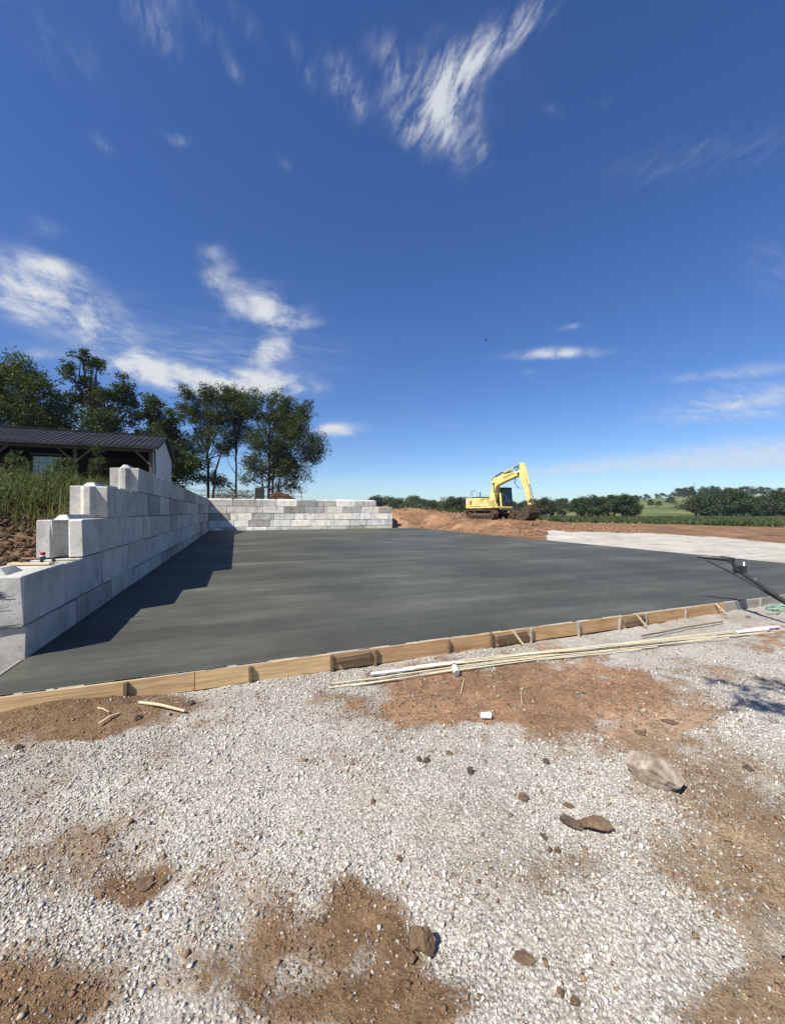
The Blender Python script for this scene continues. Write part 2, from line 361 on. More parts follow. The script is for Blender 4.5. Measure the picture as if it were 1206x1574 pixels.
def ground_material():
    m, t, b = new_mat('ground_soil'); geo = t.node('ShaderNodeNewGeometry'); P = geo.outputs['Position']
    g, gr, fi = t.attr('gravel'), t.attr('grass'), t.attr('field')
    n1 = t.noise(P, .9, 6, .6); n2 = t.noise(P, 7, 6, .65); n3 = t.noise(P, 60, 4, .6); nl = t.noise(P, .12, 4, .5)
    # soil
    soil = t.ramp(t.math('ADD', t.math('MULTIPLY', n1, .55), t.math('MULTIPLY', n2, .45)), [(.30, (.095, .061, .037)), (.47, (.18, .117, .072)), (.62, (.265, .174, .110)), (.78, (.36, .255, .17))])
    sepp = t.node('ShaderNodeSeparateXYZ', {0: P})
    red = t.mr(t.math('MULTIPLY_ADD', n1, 1.2, sepp.outputs[1]), 2.3, 3.7)
    red = t.math('MULTIPLY', red, t.mr(sepp.outputs[0], -.9, .7))
    lowr = t.math('MULTIPLY', t.mr(sepp.outputs[0], .9, 1.9), t.mr(sepp.outputs[1], 3.0, 2.0))
    soil = t.mix(lowr, soil, t.mix(1.0, soil, (1.5, 1.75, 2.0, 1), 'MULTIPLY'))
    soil = t.mix(red, t.mix(1.0, soil, (.88, .85, .74, 1), 'MULTIPLY'), t.mix(1.0, soil, (1.55, 1.40, 1.30, 1), 'MULTIPLY'))
    fardirt = t.mr(sepp.outputs[0], 16, 18)
    nd_ = t.noise(P, .33, 6, .68, .5)
    soil = t.mix(fardirt, soil, t.mix(1.0, soil, t.ramp(nd_, [(.34, (.34, .33, .32)), (.5, (.70, .68, .66)), (.66, (1.1, 1.07, 1.0))]), 'MULTIPLY'))
    soil = t.mix(.7, soil, t.ramp(n3, [(.3, g3(.5)), (.7, g3(1.25))]), 'MULTIPLY')
    soil = t.mix(.8, soil, t.ramp(t.noise(P, 22, 5, .7), [(.34, g3(.62)), (.5, g3(1)), (.7, g3(1.22))]), 'MULTIPLY')
    # crushed limestone
    vo = t.node('ShaderNodeTexVoronoi', {'Vector': P, 'Scale': 62.0, 'Randomness': 1.0}, feature='F1')
    vo2 = t.node('ShaderNodeTexVoronoi', {'Vector': P, 'Scale': 150.0}, feature='F1')
    rnd = t.node('ShaderNodeSeparateColor', {0: vo.outputs['Color']}).outputs[0]
    stone = t.ramp(rnd, [(0, (.19, .173, .146)), (.3, (.355, .335, .295)), (.7, (.455, .434, .386)), (1, (.59, .57, .52))])
    stone = t.mix(t.mr(vo.outputs['Distance'], .35, .75), stone, (.30, .275, .245, 1))
    stone = t.mix(t.ramp(n2, [(.45, g3(0)), (.75, g3(.5))]), stone, (.42, .37, .31, 1))
    stone = t.mix(1.0, stone, t.ramp(t.noise(P, .8, 5, .6, .4), [(.32, (.74, .71, .66)), (.5, (.98, .98, .97)), (.68, (1.06, 1.07, 1.08))]), 'MULTIPLY')  # broad tint: uneven gravel colour, with the humps' shading painted in as well
    thr = t.math('ADD', t.math('MULTIPLY', n2, .7), t.math('MULTIPLY', rnd, .45))
    stone = t.mix(t.mr(g, 1.0, 1.35), stone, (1.25, 1.26, 1.27, 1), 'MULTIPLY')
    mps_ = t.node('ShaderNodeMapping', {'Vector': P, 'Scale': (.16, 2.6, 1), 'Rotation': (0, 0, R(10))}); stone = t.mix(t.mr(g, 1.0, 1.35), stone, t.mix(1.0, stone, t.ramp(t.noise(mps_.outputs[0], 1.6, 5, .6), [(.40, (.82, .81, .79)), (.52, g3(1)), (.7, g3(1.06))]), 'MULTIPLY'))
    soil = t.mix(t.mr(t.math('MULTIPLY_ADD', n2, .4, g), .38, 1.0, 0, .85), soil, t.mix(.5, (.37, .315, .25, 1), t.ramp(n3, [(.3, g3(.7)), (.7, g3(1.25))]), 'MULTIPLY'))
    gf = t.mr(t.math('SUBTRACT', t.math('MULTIPLY', g, 1.25), thr), -.22, .22)
    base = t.mix(gf, soil, stone)
    # green field and pasture
    nf = t.noise(P, 1.6, 5, .65)
    crop = t.ramp(t.math('ADD', t.math('MULTIPLY', nf, .6), t.math('MULTIPLY', nl, .4)), [(.3, (.022, .045, .012)), (.5, (.045, .085, .020)), (.7, (.085, .125, .034))])
    n5 = t.noise(P, .02, 5, .6)
    past = t.ramp(n5, [(.35, (.065, .095, .030)), (.5, (.12, .135, .050)), (.62, (.21, .185, .095))])
    green = t.mix(fi, crop, past)
    gfac = t.mr(t.math('ADD', gr, t.math('MULTIPLY', t.math('SUBTRACT', nf, .5), .8)), .35, .65)
    base = t.mix(gfac, base, green)
    t.put(b.inputs['Base Color'], base); b.inputs['Roughness'].default_value = .95; b.inputs['Specular IOR Level'].default_value = .15
    h = t.math('ADD', t.math('MULTIPLY', t.math('SUBTRACT', 1.0, vo.outputs['Distance']), t.math('MULTIPLY_ADD', gf, .9, .1)), t.math('MULTIPLY', n3, .8))
    n6 = t.noise(P, 24, 5, .7)
    h = t.math('ADD', h, t.math('ADD', t.math('MULTIPLY', n2, 1.6), t.math('MULTIPLY', t.math('SUBTRACT', 1.0, gf), t.math('MULTIPLY', n6, 2.6))))
    t.put(b.inputs['Normal'], t.bump(h, .8, .012))
    return m
ground = link('ground', gme, ground_material(), kind='structure')
tag(ground, 'bare soil and white crushed gravel around the fresh slab, green fields beyond', 'ground')

# ------------------------------------------------------------------ concrete materials
def concrete_mat(name, lo, hi, stain=.5):
    m, t, b = new_mat(name); tc = t.node('ShaderNodeTexCoord'); oi = t.node('ShaderNodeObjectInfo')
    P = t.node('ShaderNodeVectorMath', {0: tc.outputs['Object'], 1: t.node('ShaderNodeVectorMath', {0: oi.outputs['Location'], 1: (3.1, 2.3, 1.7)}, operation='MULTIPLY').outputs[0]}, operation='ADD').outputs[0]
    v = t.ramp(oi.outputs['Random'], [(0, g3(lo)), (.35, g3(lo * .6 + hi * .4)), (.75, g3(lo * .25 + hi * .75)), (1, g3(hi))])
    tint = t.ramp(t.math('FRACT', t.math('MULTIPLY', oi.outputs['Random'], 17.3)), [(0, (1.08, 1.0, .83)), (.5, (1.05, 1, .88)), (1, (1.0, 1.0, .94))])
    c = t.mix(1.0, v, tint, 'MULTIPLY')
    n = t.noise(P, 2.2, 6, .62); n2 = t.noise(P, 16, 5, .6)
    mps = t.node('ShaderNodeMapping', {'Vector': P, 'Scale': (1.7, 1.7, .5)}); n3 = t.noise(mps.outputs[0], 1.6, 6, .65, .5)
    c = t.mix(.85, c, t.ramp(n, [(.3, g3(.66)), (.5, g3(.98)), (.7, g3(1.1))]), 'MULTIPLY')
    c = t.mix(stain, c, t.ramp(n3, [(.33, (.50, .46, .40)), (.47, g3(.98)), (.75, g3(1.08))]), 'MULTIPLY')
    c = t.mix(.6, c, t.ramp(n2, [(.35, g3(.82)), (.6, g3(1.06))]), 'MULTIPLY')
    vo = t.node('ShaderNodeTexVoronoi', {'Vector': P, 'Scale': 26.0}, feature='F1')
    pit = t.math('MULTIPLY', t.mr(vo.outputs['Distance'], .10, .22, 1, 0), t.mr(t.noise(P, 5, 2), .52, .6))
    c = t.mix(t.math('MULTIPLY', pit, .75), c, g3(.10) + (1,))
    t.put(b.inputs['Base Color'], c); b.inputs['Roughness'].default_value = .88; b.inputs['Specular IOR Level'].default_value = .25
    h = t.math('SUBTRACT', t.math('ADD', t.math('MULTIPLY', n2, .5), t.math('MULTIPLY', n, .6)), t.math('MULTIPLY', pit, .7))
    t.put(b.inputs['Normal'], t.bump(h, .55, .012))
    return m
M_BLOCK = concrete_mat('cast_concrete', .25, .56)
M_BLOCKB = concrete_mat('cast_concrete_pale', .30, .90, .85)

def slab_material():
    m, t, b = new_mat('wet_concrete'); geo = t.node('ShaderNodeNewGeometry'); P = geo.outputs['Position']
    mp = t.node('ShaderNodeMapping', {'Vector': P, 'Scale': (.10, .85, 1), 'Rotation': (0, 0, R(-4))}); s1 = t.noise(mp.outputs[0], 1.0, 6, .6, .4)
    mp2 = t.node('ShaderNodeMapping', {'Vector': P, 'Scale': (.22, 2.6, 1), 'Rotation': (0, 0, R(7))}); s2 = t.noise(mp2.outputs[0], 1.3, 6, .65, .6)
    n = t.noise(P, .35, 5, .6); nf = t.noise(P, 40, 4, .6); nm = t.noise(P, 3.0, 5, .6, .8)
    v = t.math('ADD', t.math('ADD', t.math('MULTIPLY', s1, .42), t.math('MULTIPLY', s2, .16)), t.math('MULTIPLY', n, .42))
    c = t.ramp(v, [(.35, (.042, .0435, .034)), (.46, (.058, .060, .047)), (.53, (.077, .079, .062)), (.62, (.118, .119, .095))])
    mp3 = t.node('ShaderNodeMapping', {'Vector': P, 'Scale': (.05, 9, 1), 'Rotation': (0, 0, R(-2))}); c = t.mix(.16, c, t.ramp(t.noise(mp3.outputs[0], 1.0, 5, .6), [(.35, g3(.78)), (.65, g3(1.2))]), 'MULTIPLY')
    c = t.mix(.45, c, t.ramp(nm, [(.3, g3(.82)), (.7, g3(1.14))]), 'MULTIPLY')
    # pale screed lines and bleed marks
    sy = t.node('ShaderNodeSeparateXYZ', {0: P}).outputs[1]
    ln = t.math('ABSOLUTE', t.math('SUBTRACT', sy, t.math('MULTIPLY_ADD', t.noise(P, .15, 2), 3.0, 28.5)))
    c = t.mix(t.math('MULTIPLY', t.mr(ln, .06, .32, .55, 0), t.mr(s2, .4, .6)), c, (.20, .20, .18, 1))
    c = t.mix(t.mr(t.noise(mp2.outputs[0], 5.2, 3, .5), .70, .78, 0, .30), c, (.15, .15, .135, 1))
    t.put(b.inputs['Base Color'], c)
    t.put(b.inputs['Roughness'], t.mr(t.math('ADD', t.math('MULTIPLY', s2, .6), t.math('MULTIPLY', nm, .4)), .3, .7, .50, .72))
    b.inputs['Specular IOR Level'].default_value = .22
    hh = t.math('ADD', t.math('MULTIPLY', s2, 1.0), t.math('MULTIPLY', nf, .05))
    t.put(b.inputs['Normal'], t.bump(hh, .25, .02))
    return m
ys = np.concatenate([[4.752], np.linspace(5.9, 37.35, 40)])
SV = []; SF = []
for y in ys:
    z = float(slabz(y)); SV += [(XW + .012, y, -.3), (XW + .012, y, z), (XR, y, z), (XR, y, -.3)]
for i in range(len(ys) - 1):
    a = i * 4; SF += [(a + 1, a + 2, a + 6, a + 5), (a + 2, a + 3, a + 7, a + 6), (a, a + 1, a + 5, a + 4), (a + 3, a, a + 4, a + 7)]
e = (len(ys) - 1) * 4; SF += [(0, 3, 2, 1), (e, e + 1, e + 2, e + 3)]
sl = MB().add(SV, SF).build('concrete_slab', slab_material(), kind='structure')
tag(sl, 'freshly poured dark grey concrete slab held by timber forms and block walls', 'slab')

# ------------------------------------------------------------------ block retaining walls
CH = .61
LV = [-.23, .38, .99, 1.60, 2.21, 2.82]
def jitter(me, s, seed):
    r = np.random.default_rng(seed); n = len(me.vertices); co = np.empty(n * 3, np.float32); me.vertices.foreach_get('co', co)
    me.vertices.foreach_set('co', co + r.normal(0, s, n * 3).astype(np.float32)); me.update()
_blocks = {}
def block_mesh(L, var, ridge, axis, end=None):
    """cast block running along axis (local origin at base, start end); end: groove / tongue on the start face"""
    key = (round(L, 2), var, ridge, axis, end)
    if key in _blocks: return _blocks[key]
    mb = MB(); W = .606; H, g, bv = (.597, .011, .016) if axis == 'y' else (.590, .016, .026)
    if end == 'groove': pl = [(0, g), (.20, g), (.26, .16), (.36, .16), (.42, g), (W, g), (W, L - g), (0, L - g)]
    elif end == 'tongue': pl = [(0, g), (.19, g), (.25, -.115), (.36, -.115), (.42, g), (W, g), (W, L - g), (0, L - g)]
    else: pl = None
    if pl:
        pl = [(p - W, q) for p, q in pl]          # wall face at x = 0, body towards -x
        mb.prism(pl, 0, H, 'z')
    else: mb.box((-W / 2, L / 2, H / 2), (W, L - 2 * g, H))
    if ridge:
        a, b2 = ridge; h = .075
        mb.add([(-.42, a, H - .004), (-.19, a, H - .004), (-.19, b2, H - .004), (-.42, b2, H - .004), (-.35, a + .07, H + h), (-.26, a + .07, H + h), (-.26, b2 - .07, H + h), (-.35, b2 - .07, H + h)],
               [(4, 5, 6, 7), (0, 1, 5, 4), (1, 2, 6, 5), (2, 3, 7, 6), (3, 0, 4, 7)])
    if axis == 'x': mb.v = [(q, -p, z) for p, q, z in mb.v]      # face towards -y, body towards +y
    me = mb.mesh('concrete_block', bevel=bv, ang=50); jitter(me, .0055, var * 7 + int(L * 100))
    _blocks[key] = me
    return me
def lay(parent, mat, joints, k, axis, fixed, first=None, ridge_until=None, ridges=False):
    for i in range(len(joints) - 1):
        a, b2 = joints[i], joints[i + 1]; L = b2 - a; rg = None
        if ridges: rg = (.04, L - .04)
        elif ridge_until and a < ridge_until - .2: rg = (.05, min(L - .05, ridge_until - a - .12))
        if rg: rg = (round(rg[0], 2), round(rg[1], 2))
        me = block_mesh(L, random.randrange(3), rg, axis, first if i == 0 else None)
        j = random.gauss(0, .005)
        p = (fixed + j, a, LV[k]) if axis == 'y' else (a, fixed - j, LV[k])
        o = link('concrete_block', me, mat, parent)
        o.location = Vector(p) - parent.location
        o.rotation_euler = (0, 0, random.gauss(0, .0012))
def joints(start, firsts, end, step=1.83):
    j = [start] + firsts
    while j[-1] + step < end - .4: j.append(j[-1] + step)
    j.append(end); return j
wallL = empty('retaining_wall', (XW, YF0, LV[0]), 'long stepped retaining wall of grey concrete blocks casting its shadow on the slab', 'wall', 'concrete block retaining walls')
EW = YB - .012
lay(wallL, M_BLOCK, joints(YF0 + .03, [7.46, 9.30], EW), 0, 'y', XW)
lay(wallL, M_BLOCK, joints(YF0 - .02, [7.07, 8.765, 10.58], EW), 1, 'y', XW, None, 6.5)
lay(wallL, M_BLOCK, joints(7.73, [9.42, 11.22], EW), 2, 'y', XW, 'groove', 9.07)
lay(wallL, M_BLOCK, joints(9.07, [10.88], EW), 3, 'y', XW, 'tongue', 11.58)
lay(wallL, M_BLOCK, joints(11.58, [13.45, 15.1], EW), 4, 'y', XW, 'tongue', ridges=True)
wallB = empty('retaining_wall', (XW, YB, LV[0]), 'pale sunlit block retaining wall closing the far end of the slab', 'wall', 'concrete block retaining walls')
XE, XS = 14.5, XW - .6
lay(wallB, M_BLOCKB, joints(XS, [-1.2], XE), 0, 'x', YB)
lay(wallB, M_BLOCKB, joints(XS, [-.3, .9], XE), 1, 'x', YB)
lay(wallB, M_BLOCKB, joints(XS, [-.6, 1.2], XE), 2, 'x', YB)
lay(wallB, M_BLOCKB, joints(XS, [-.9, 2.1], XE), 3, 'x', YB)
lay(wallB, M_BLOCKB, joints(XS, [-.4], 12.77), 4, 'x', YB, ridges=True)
# black scribble on the end of the nearest block
def flatm(name, c, rough=.7, spec=.3, metal=0):
    m, t, b = new_mat(name); tc = t.node('ShaderNodeTexCoord'); n = t.noise(tc.outputs['Object'], 9, 5, .6)
    t.put(b.inputs['Base Color'], t.mix(.6, (*c, 1), t.ramp(n, [(.3, g3(.72)), (.7, g3(1.15))]), 'MULTIPLY'))
    t.put(b.inputs['Roughness'], t.mr(n, .3, .7, rough - .08, min(1, rough + .1))); b.inputs['Specular IOR Level'].default_value = spec; b.inputs['Metallic'].default_value = metal
    return m
M_BLACK = flatm('black_paint', (.012, .012, .013), .5)
mk = MB(); ye = YF0 - .0225
for (x0, z0, x1, z1, w) in [(-2.60, .775, -2.53, .785, .012), (-2.57, .80, -2.50, .79, .008), (-2.62, .745, -2.47, .735, .011), (-2.58, .755, -2.52, .76, .010), (-2.52, .738, -2.43, .737, .006), (-2.63, .60, -2.46, .615, .004), (-2.60, .765, -2.56, .74, .008)]:
    mk.bar((x0, ye, z0), (x1, ye, z1), .003, w)
o = mk.build('paint_scribble', M_BLACK, wallL); o.location = -wallL.location

# ------------------------------------------------------------------ wood and metal materials
def wood_mat(name, dark, light, scale=1.0):
    m, t, b = new_mat(name); tc = t.node('ShaderNodeTexCoord'); oi = t.node('ShaderNodeObjectInfo')
    P = t.node('ShaderNodeVectorMath', {0: tc.outputs['Object'], 1: t.node('ShaderNodeVectorMath', {0: oi.outputs['Location'], 1: (5.1, 3.3, 2.7)}, operation='MULTIPLY').outputs[0]}, operation='ADD').outputs[0]
    mp = t.node('ShaderNodeMapping', {'Vector': P, 'Scale': (1.2 * scale, 16 * scale, 22 * scale)}); n = t.noise(mp.outputs[0], 1.0, 6, .6, 1.2)
    n2 = t.noise(P, 1.6, 4, .6); n3 = t.noise(P, 18, 4, .6)
    c = t.ramp(n, [(.3, dark), (.5, tuple((a + q) / 2 for a, q in zip(dark, light))), (.68, light)])
    c = t.mix(.6, c, t.ramp(n2, [(.35, (.72, .68, .62)), (.6, g3(1.05))]), 'MULTIPLY')
    c = t.mix(t.mr(n3, .62, .72, 0, .5), c, (.30, .28, .25, 1))
    t.put(b.inputs['Base Color'], c); b.inputs['Roughness'].default_value = .8; b.inputs['Specular IOR Level'].default_value = .25
    t.put(b.inputs['Normal'], t.bump(n, .25, .004))
    return m
M_PINE = wood_mat('pine_board', (.36, .235, .115), (.64, .47, .25))
M_PINE2 = wood_mat('weathered_board', (.28, .165, .08), (.54, .35, .18))
M_STAKE = wood_mat('stake_wood', (.10, .065, .04), (.24, .16, .095))
M_PALEWOOD = wood_mat('pale_lath', (.42, .33, .19), (.62, .52, .33))
M_GREYWOOD = wood_mat('cement_smeared_board', (.20, .18, .155), (.36, .335, .29))
M_GREYWOOD2 = wood_mat('dusty_lath', (.28, .22, .14), (.46, .38, .26))
M_STEEL = flatm('grey_steel', (.34, .35, .36), .45, .5, .7)
M_WHITEP = flatm('white_plastic', (.74, .74, .73), .5)
M_CREAM = flatm('cream_fibreglass', (.56, .50, .35), .55)
M_PINK = flatm('pink_paint', (.66, .50, .58), .6)
M_RED = flatm('red_paint', (.30, .025, .03), .45)
M_PURPLE = flatm('purple_plastic', (.20, .06, .11), .45)
M_BLACKM = flatm('black_metal', (.014, .015, .016), .42, .5)

# ------------------------------------------------------------------ timber form along the front of the slab
def xf(px, y=YFORM - .02):
    r = (px - CX) / FPX; d = y / (CS - SN * r); return d * (SN + CS * r)
M_CRUST = concrete_mat('cement_crust', .26, .44)
form = empty('concrete_form', (xf(600), YFORM, -.2), 'timber edge form with stakes along the front of the fresh slab', 'formwork')
def fpart(mb, name, mat, bevel=0):
    o = mb.build(name, mat, form, bevel=bevel); o.location = -form.location; return o
def boardpart(x0, x1, mat, z0=-.185, z1=.012, y0=YFORM - .016, th=.036, dz=0.):
    me = MB().box((0, 0, 0), (x1 - x0 - .006, th, z1 - z0)).mesh('form_board', .004)
    o = link('form_board', me, mat, form); o.location = Vector(((x0 + x1) / 2, y0, (z0 + z1) / 2)) - form.location
    o.rotation_euler = (0, dz, 0); return o
cuts = [(-2.75, xf(300), M_PINE), (xf(300), xf(509), M_PINE), (xf(509), xf(687), M_PINE2), (xf(687), xf(887), M_PINE2), (xf(887), xf(1050), M_PINE2), (xf(1050), xf(1112), M_PINE2), (xf(1112), 11.8, M_GREYWOOD), (11.8, 17.0, M_PINE2)]
for a, b2, mt in cuts: boardpart(a, b2, mt, dz=random.gauss(0, .0006))
me = MB().box((0, 0, 0), (.036, 1.06, .2)).mesh('form_board', .004); o = link('form_board', me, M_GREYWOOD, form); o.location = Vector((XW - .012, 5.30, -.09)) - form.location
for i, px in enumerate([193, 385, 509, 574, 687, 752, 813, 887, 948, 990, 1050, 1165]):
    x = xf(px) ; h = random.uniform(-.01, .02); lean = random.gauss(0, .012)
    fpart(MB().bar((x, YFORM - .055, -.34), (x + lean, YFORM - .055, h + .012), .036, .036, (0, 1, 0)), 'form_stake', M_STAKE if i < 6 else M_GREYWOOD, .003)
for a, b2 in ((513, 570), (756, 808), (953, 987)):
    x0, x1 = xf(a), xf(b2)
    fpart(MB().bar((x0 + .03, YFORM - .062, -.055), (x1 - .02, YFORM - .062, -.035), .05, .07), 'splice_cleat', M_STAKE, .008)
for px in (785, 974, 1096):
    x = xf(px); y1 = YFORM - .24
    fpart(MB().bar((x, YFORM - .05, .03), (x + .10, y1, gz(x + .1, y1) - .03), .02, .03), 'kicker_brace', M_GREYWOOD2, .003)

for k in range(26):                                                  # cement crust smeared along the form's top edge
    a = xf(-60 + k * 47); b2 = a + random.uniform(.25, .8)
    if b2 > 11: break
    fpart(MB().bar((a, YFORM - .008 + random.uniform(-.006, .006), .0125), (b2, YFORM - .006, .0125), random.uniform(.03, .045), .006), 'cement_crust', M_CRUST, .002)
# ------------------------------------------------------------------ loose gravel lying on the ground (uncountable)
def gravel_stuff():
    n = 520000
    d = np.sqrt(rng.uniform(1.15 ** 2, 5.6 ** 2, n)); lat = rng.uniform(-1.22, 1.15, n) * d + rng.uniform(-.2, .2, n)
    x, y = dl2w(d, lat); ok = (y < YFORM - .06) & (y > .2) & ~((x < -2.4) & (y > 4.4)); d, x, y = d[ok], x[ok], y[ok]
    g = masks_at(x, y)[0]
    clump = fbm(x * 5, y * 5, 91, 3); fine = fbm(x * 1.3, y * 1.3, 95, 3)
    lowr = sstep(.9, 1.9, x) * sstep(3.0, 2.0, y)
    prob = (.14 * lowr + np.clip(g * 1.15 - .15 + 1.0 * (clump - .5), 0, 1) ** 1.1 * .9 + .09) * np.clip(1.25 - .17 * d, .2, 1) * (.45 + .55 * sstep(.38, .6, fine))
    ok = rng.uniform(0, 1, len(x)) < prob * .58; x, y, d, g = x[ok], y[ok], d[ok], g[ok]; n = len(x)
    s = np.clip(rng.lognormal(math.log(.0055), .46, n), .0022, .019) * (1 + .10 * (d - 2))
    z = terrain(x, y)
    base = np.array([(1, 0, 0), (-1, 0, 0), (0, 1, 0), (0, -1, 0), (.12, .1, .8), (-.1, -.1, -.8), ], float)
    V = base[None] * (s[:, None, None]) * rng.uniform(.65, 1.35, (n, 6, 1))
    V = V * np.stack([np.ones(n), rng.uniform(.55, .95, n), rng.uniform(.5, .85, n)], -1)[:, None, :]
    V = V + rng.normal(0, .16, (n, 6, 3)) * s[:, None, None]
    # tumble
    q = rng.normal(size=(n, 4)); q[:, 1:3] *= .45; q /= np.linalg.norm(q, axis=1)[:, None]; w, a, b2, c = q.T
    Rm = np.stack([1 - 2 * (b2 * b2 + c * c), 2 * (a * b2 - c * w), 2 * (a * c + b2 * w), 2 * (a * b2 + c * w), 1 - 2 * (a * a + c * c), 2 * (b2 * c - a * w), 2 * (a * c - b2 * w), 2 * (b2 * c + a * w), 1 - 2 * (a * a + b2 * b2)], -1).reshape(n, 3, 3)
    V = np.einsum('nij,nkj->nki', Rm, V) + np.stack([x, y, z + s * .32], -1)[:, None, :]
    f = np.array([(0, 2, 4), (2, 1, 4), (1, 3, 4), (3, 0, 4), (2, 0, 5), (1, 2, 5), (3, 1, 5), (0, 3, 5)])
    F = (f[None] + 6 * np.arange(n)[:, None, None]).reshape(-1, 3)
    me = mesh_np('gravel', V.reshape(-1, 3), F)
    v = np.clip(rng.normal(.445, .12, n), .14, .78); tan = rng.uniform(0, 1, n) ** 2.2 * (.35 + .65 * (g < .6))
    c = np.stack([v, v * (.955 - .10 * tan), v * (.87 - .24 * tan), np.ones(n)], -1)
    c[:, :3] *= (.72 + .28 * sstep(.15, .7, g))[:, None]
    c[:, :3] *= np.interp(fbm(x * .8, y * .8, 111, 4), [.3, .5, .7], [.78, 1.0, 1.06])[:, None]  # stones follow suit: patchy colour plus hump shading put into the tone
    brown = rng.uniform(0, 1, n) < (.03 + .22 * (g < .5)); c[brown, :3] = np.array((.22, .14, .085)) * rng.uniform(.6, 1.3, (brown.sum(), 1))
    a = me.attributes.new('tone', 'FLOAT_COLOR', 'POINT'); a.data.foreach_set('color', np.repeat(c, 6, 0).astype(np.float32).ravel())
    m, t, b = new_mat('limestone_chip'); geo = t.node('ShaderNodeNewGeometry'); nn = t.noise(geo.outputs['Position'], 220, 3, .6)
    t.put(b.inputs['Base Color'], t.mix(.5, t.attr('tone', 'Color'), t.ramp(nn, [(.3, g3(.75)), (.7, g3(1.12))]), 'MULTIPLY')); b.inputs['Roughness'].default_value = .9; b.inputs['Specular IOR Level'].default_value = .2
    o = link('gravel', me, m, kind='stuff'); tag(o, 'loose white crushed limestone gravel scattered over brown soil', 'gravel')
    print('gravel stones', n)
gravel_stuff()
def soil_crumbs():
    n = 330000; d = np.sqrt(rng.uniform(1.15 ** 2, 5.2 ** 2, n)); lat = rng.uniform(-1.2, 1.15, n) * d; x, y = dl2w(d, lat); g = masks_at(x, y)[0]
    k = (y < YFORM - .07) & (y > .2) & ~((x < -2.4) & (y > 4.4)) & (rng.uniform(0, 1, n) < (.006 + .75 * (1 - g) ** 1.2) * np.clip(fbm(x * 4, y * 4, 97, 3) * 2.4 - .6, .05, 1)); x, y = x[k], y[k]; n = len(x)
    s = np.clip(rng.lognormal(math.log(.0042), .5, n), .0018, .024); z = terrain(x, y)
    V = np.array([(1, 0, 0), (-1, 0, 0), (0, 1, 0), (0, -1, 0), (0, 0, .75), (0, 0, -.7)])[None] * s[:, None, None] * rng.uniform(.5, 1.4, (n, 6, 1)) + rng.normal(0, .2, (n, 6, 3)) * s[:, None, None] + np.stack([x, y, z + s * .2], -1)[:, None, :]
    f = np.array([(0, 2, 4), (2, 1, 4), (1, 3, 4), (3, 0, 4), (2, 0, 5), (1, 2, 5), (3, 1, 5), (0, 3, 5)])
    me = mesh_np('soil_crumbs', V.reshape(-1, 3), (f[None] + 6 * np.arange(n)[:, None, None]).reshape(-1, 3))
    m, t, b = new_mat('soil_crumb'); geo = t.node('ShaderNodeNewGeometry'); nn = t.noise(geo.outputs['Position'], 9, 5, .7)
    t.put(b.inputs['Base Color'], t.ramp(nn, [(.3, (.105, .07, .044)), (.55, (.20, .134, .085)), (.75, (.31, .215, .14))])); b.inputs['Roughness'].default_value = .95; b.inputs['Specular IOR Level'].default_value = .15
    tag(link('soil_crumbs', me, m, kind='stuff'), 'fine brown soil crumbs spread over the dirt patches', 'soil'); print('crumbs', n)
soil_crumbs()

# ------------------------------------------------------------------ rocks, clods, sticks
def soil_mat(name, lo, hi):
    m, t, b = new_mat(name); tc = t.node('ShaderNodeTexCoord'); P = tc.outputs['Object']; n = t.noise(P, 9, 7, .65); n2 = t.noise(P, 55, 4, .6)
    c = t.ramp(n, [(.32, lo), (.66, hi)]); c = t.mix(.6, c, t.ramp(n2, [(.3, g3(.65)), (.7, g3(1.2))]), 'MULTIPLY')
    t.put(b.inputs['Base Color'], c); b.inputs['Roughness'].default_value = .95; b.inputs['Specular IOR Level'].default_value = .15
    t.put(b.inputs['Normal'], t.bump(t.math('ADD', n, t.math('MULTIPLY', n2, .4)), .7, .012)); return m
M_CLOD = soil_mat('clay_clod', (.085, .056, .035), (.185, .125, .08)); M_CLODD = soil_mat('dark_clay', (.05, .038, .028), (.12, .092, .066))
M_ROCK = soil_mat('limestone_rock', (.17, .125, .085), (.42, .36, .29))
def rock_mesh(name, sx, sy, sz, seed, sub=3, rough=.28, cuts=5):
    bm = bmesh.new(); bmesh.ops.create_icosphere(bm, subdivisions=sub, radius=1); r = np.random.default_rng(seed)
    pls = []
    for _ in range(cuts + 3):
        nrm = r.normal(size=3); nrm /= np.linalg.norm(nrm); pls.append((Vector(nrm), r.uniform(.5, .85)))
    o = r.uniform(0, 50, 3)
    for v in bm.verts:
        for nrm, dd in pls:
            k = v.co.dot(nrm)
            if k > dd: v.co -= nrm * (k - dd) * .92
        p = v.co; nz = float(fbm(np.array([p.x * 2.3 + o[0] + p.z]), np.array([p.y * 2.3 + o[1] - p.z * .7]), seed, 4)[0]) - .5
        nz2 = float(fbm(np.array([p.x * 6 + o[2]]), np.array([p.y * 6 + p.z * 5]), seed + 3, 3)[0]) - .5; v.co *= 1 + rough * (nz * 1.5 + nz2 * .8)
    for v in bm.verts: v.co = Vector((v.co.x * sx, v.co.y * sy, v.co.z * sz))
    me = bpy.data.meshes.new(name); bm.to_mesh(me); bm.free(); return me
def lying(px, py): # ground point under a pixel
    z = -.17
    for _ in range(4): p = at(px, py, z); z = gz(p.x, p.y)
    return Vector((p.x, p.y, z))
def rock(name, px, py, w, dp, h, rz, mat, label, cat, seed, sink=.25, group=None, cuts=5):
    p = lying(px, py); me = rock_mesh(name, w / 2, dp / 2, h / 2, seed, 3, .42, cuts)
    o = link(name, me, mat); o.location = p + Vector((0, 0, h / 2 * (1 - sink))); o.rotation_euler = (0, 0, rz); return tag(o, label, cat, group)
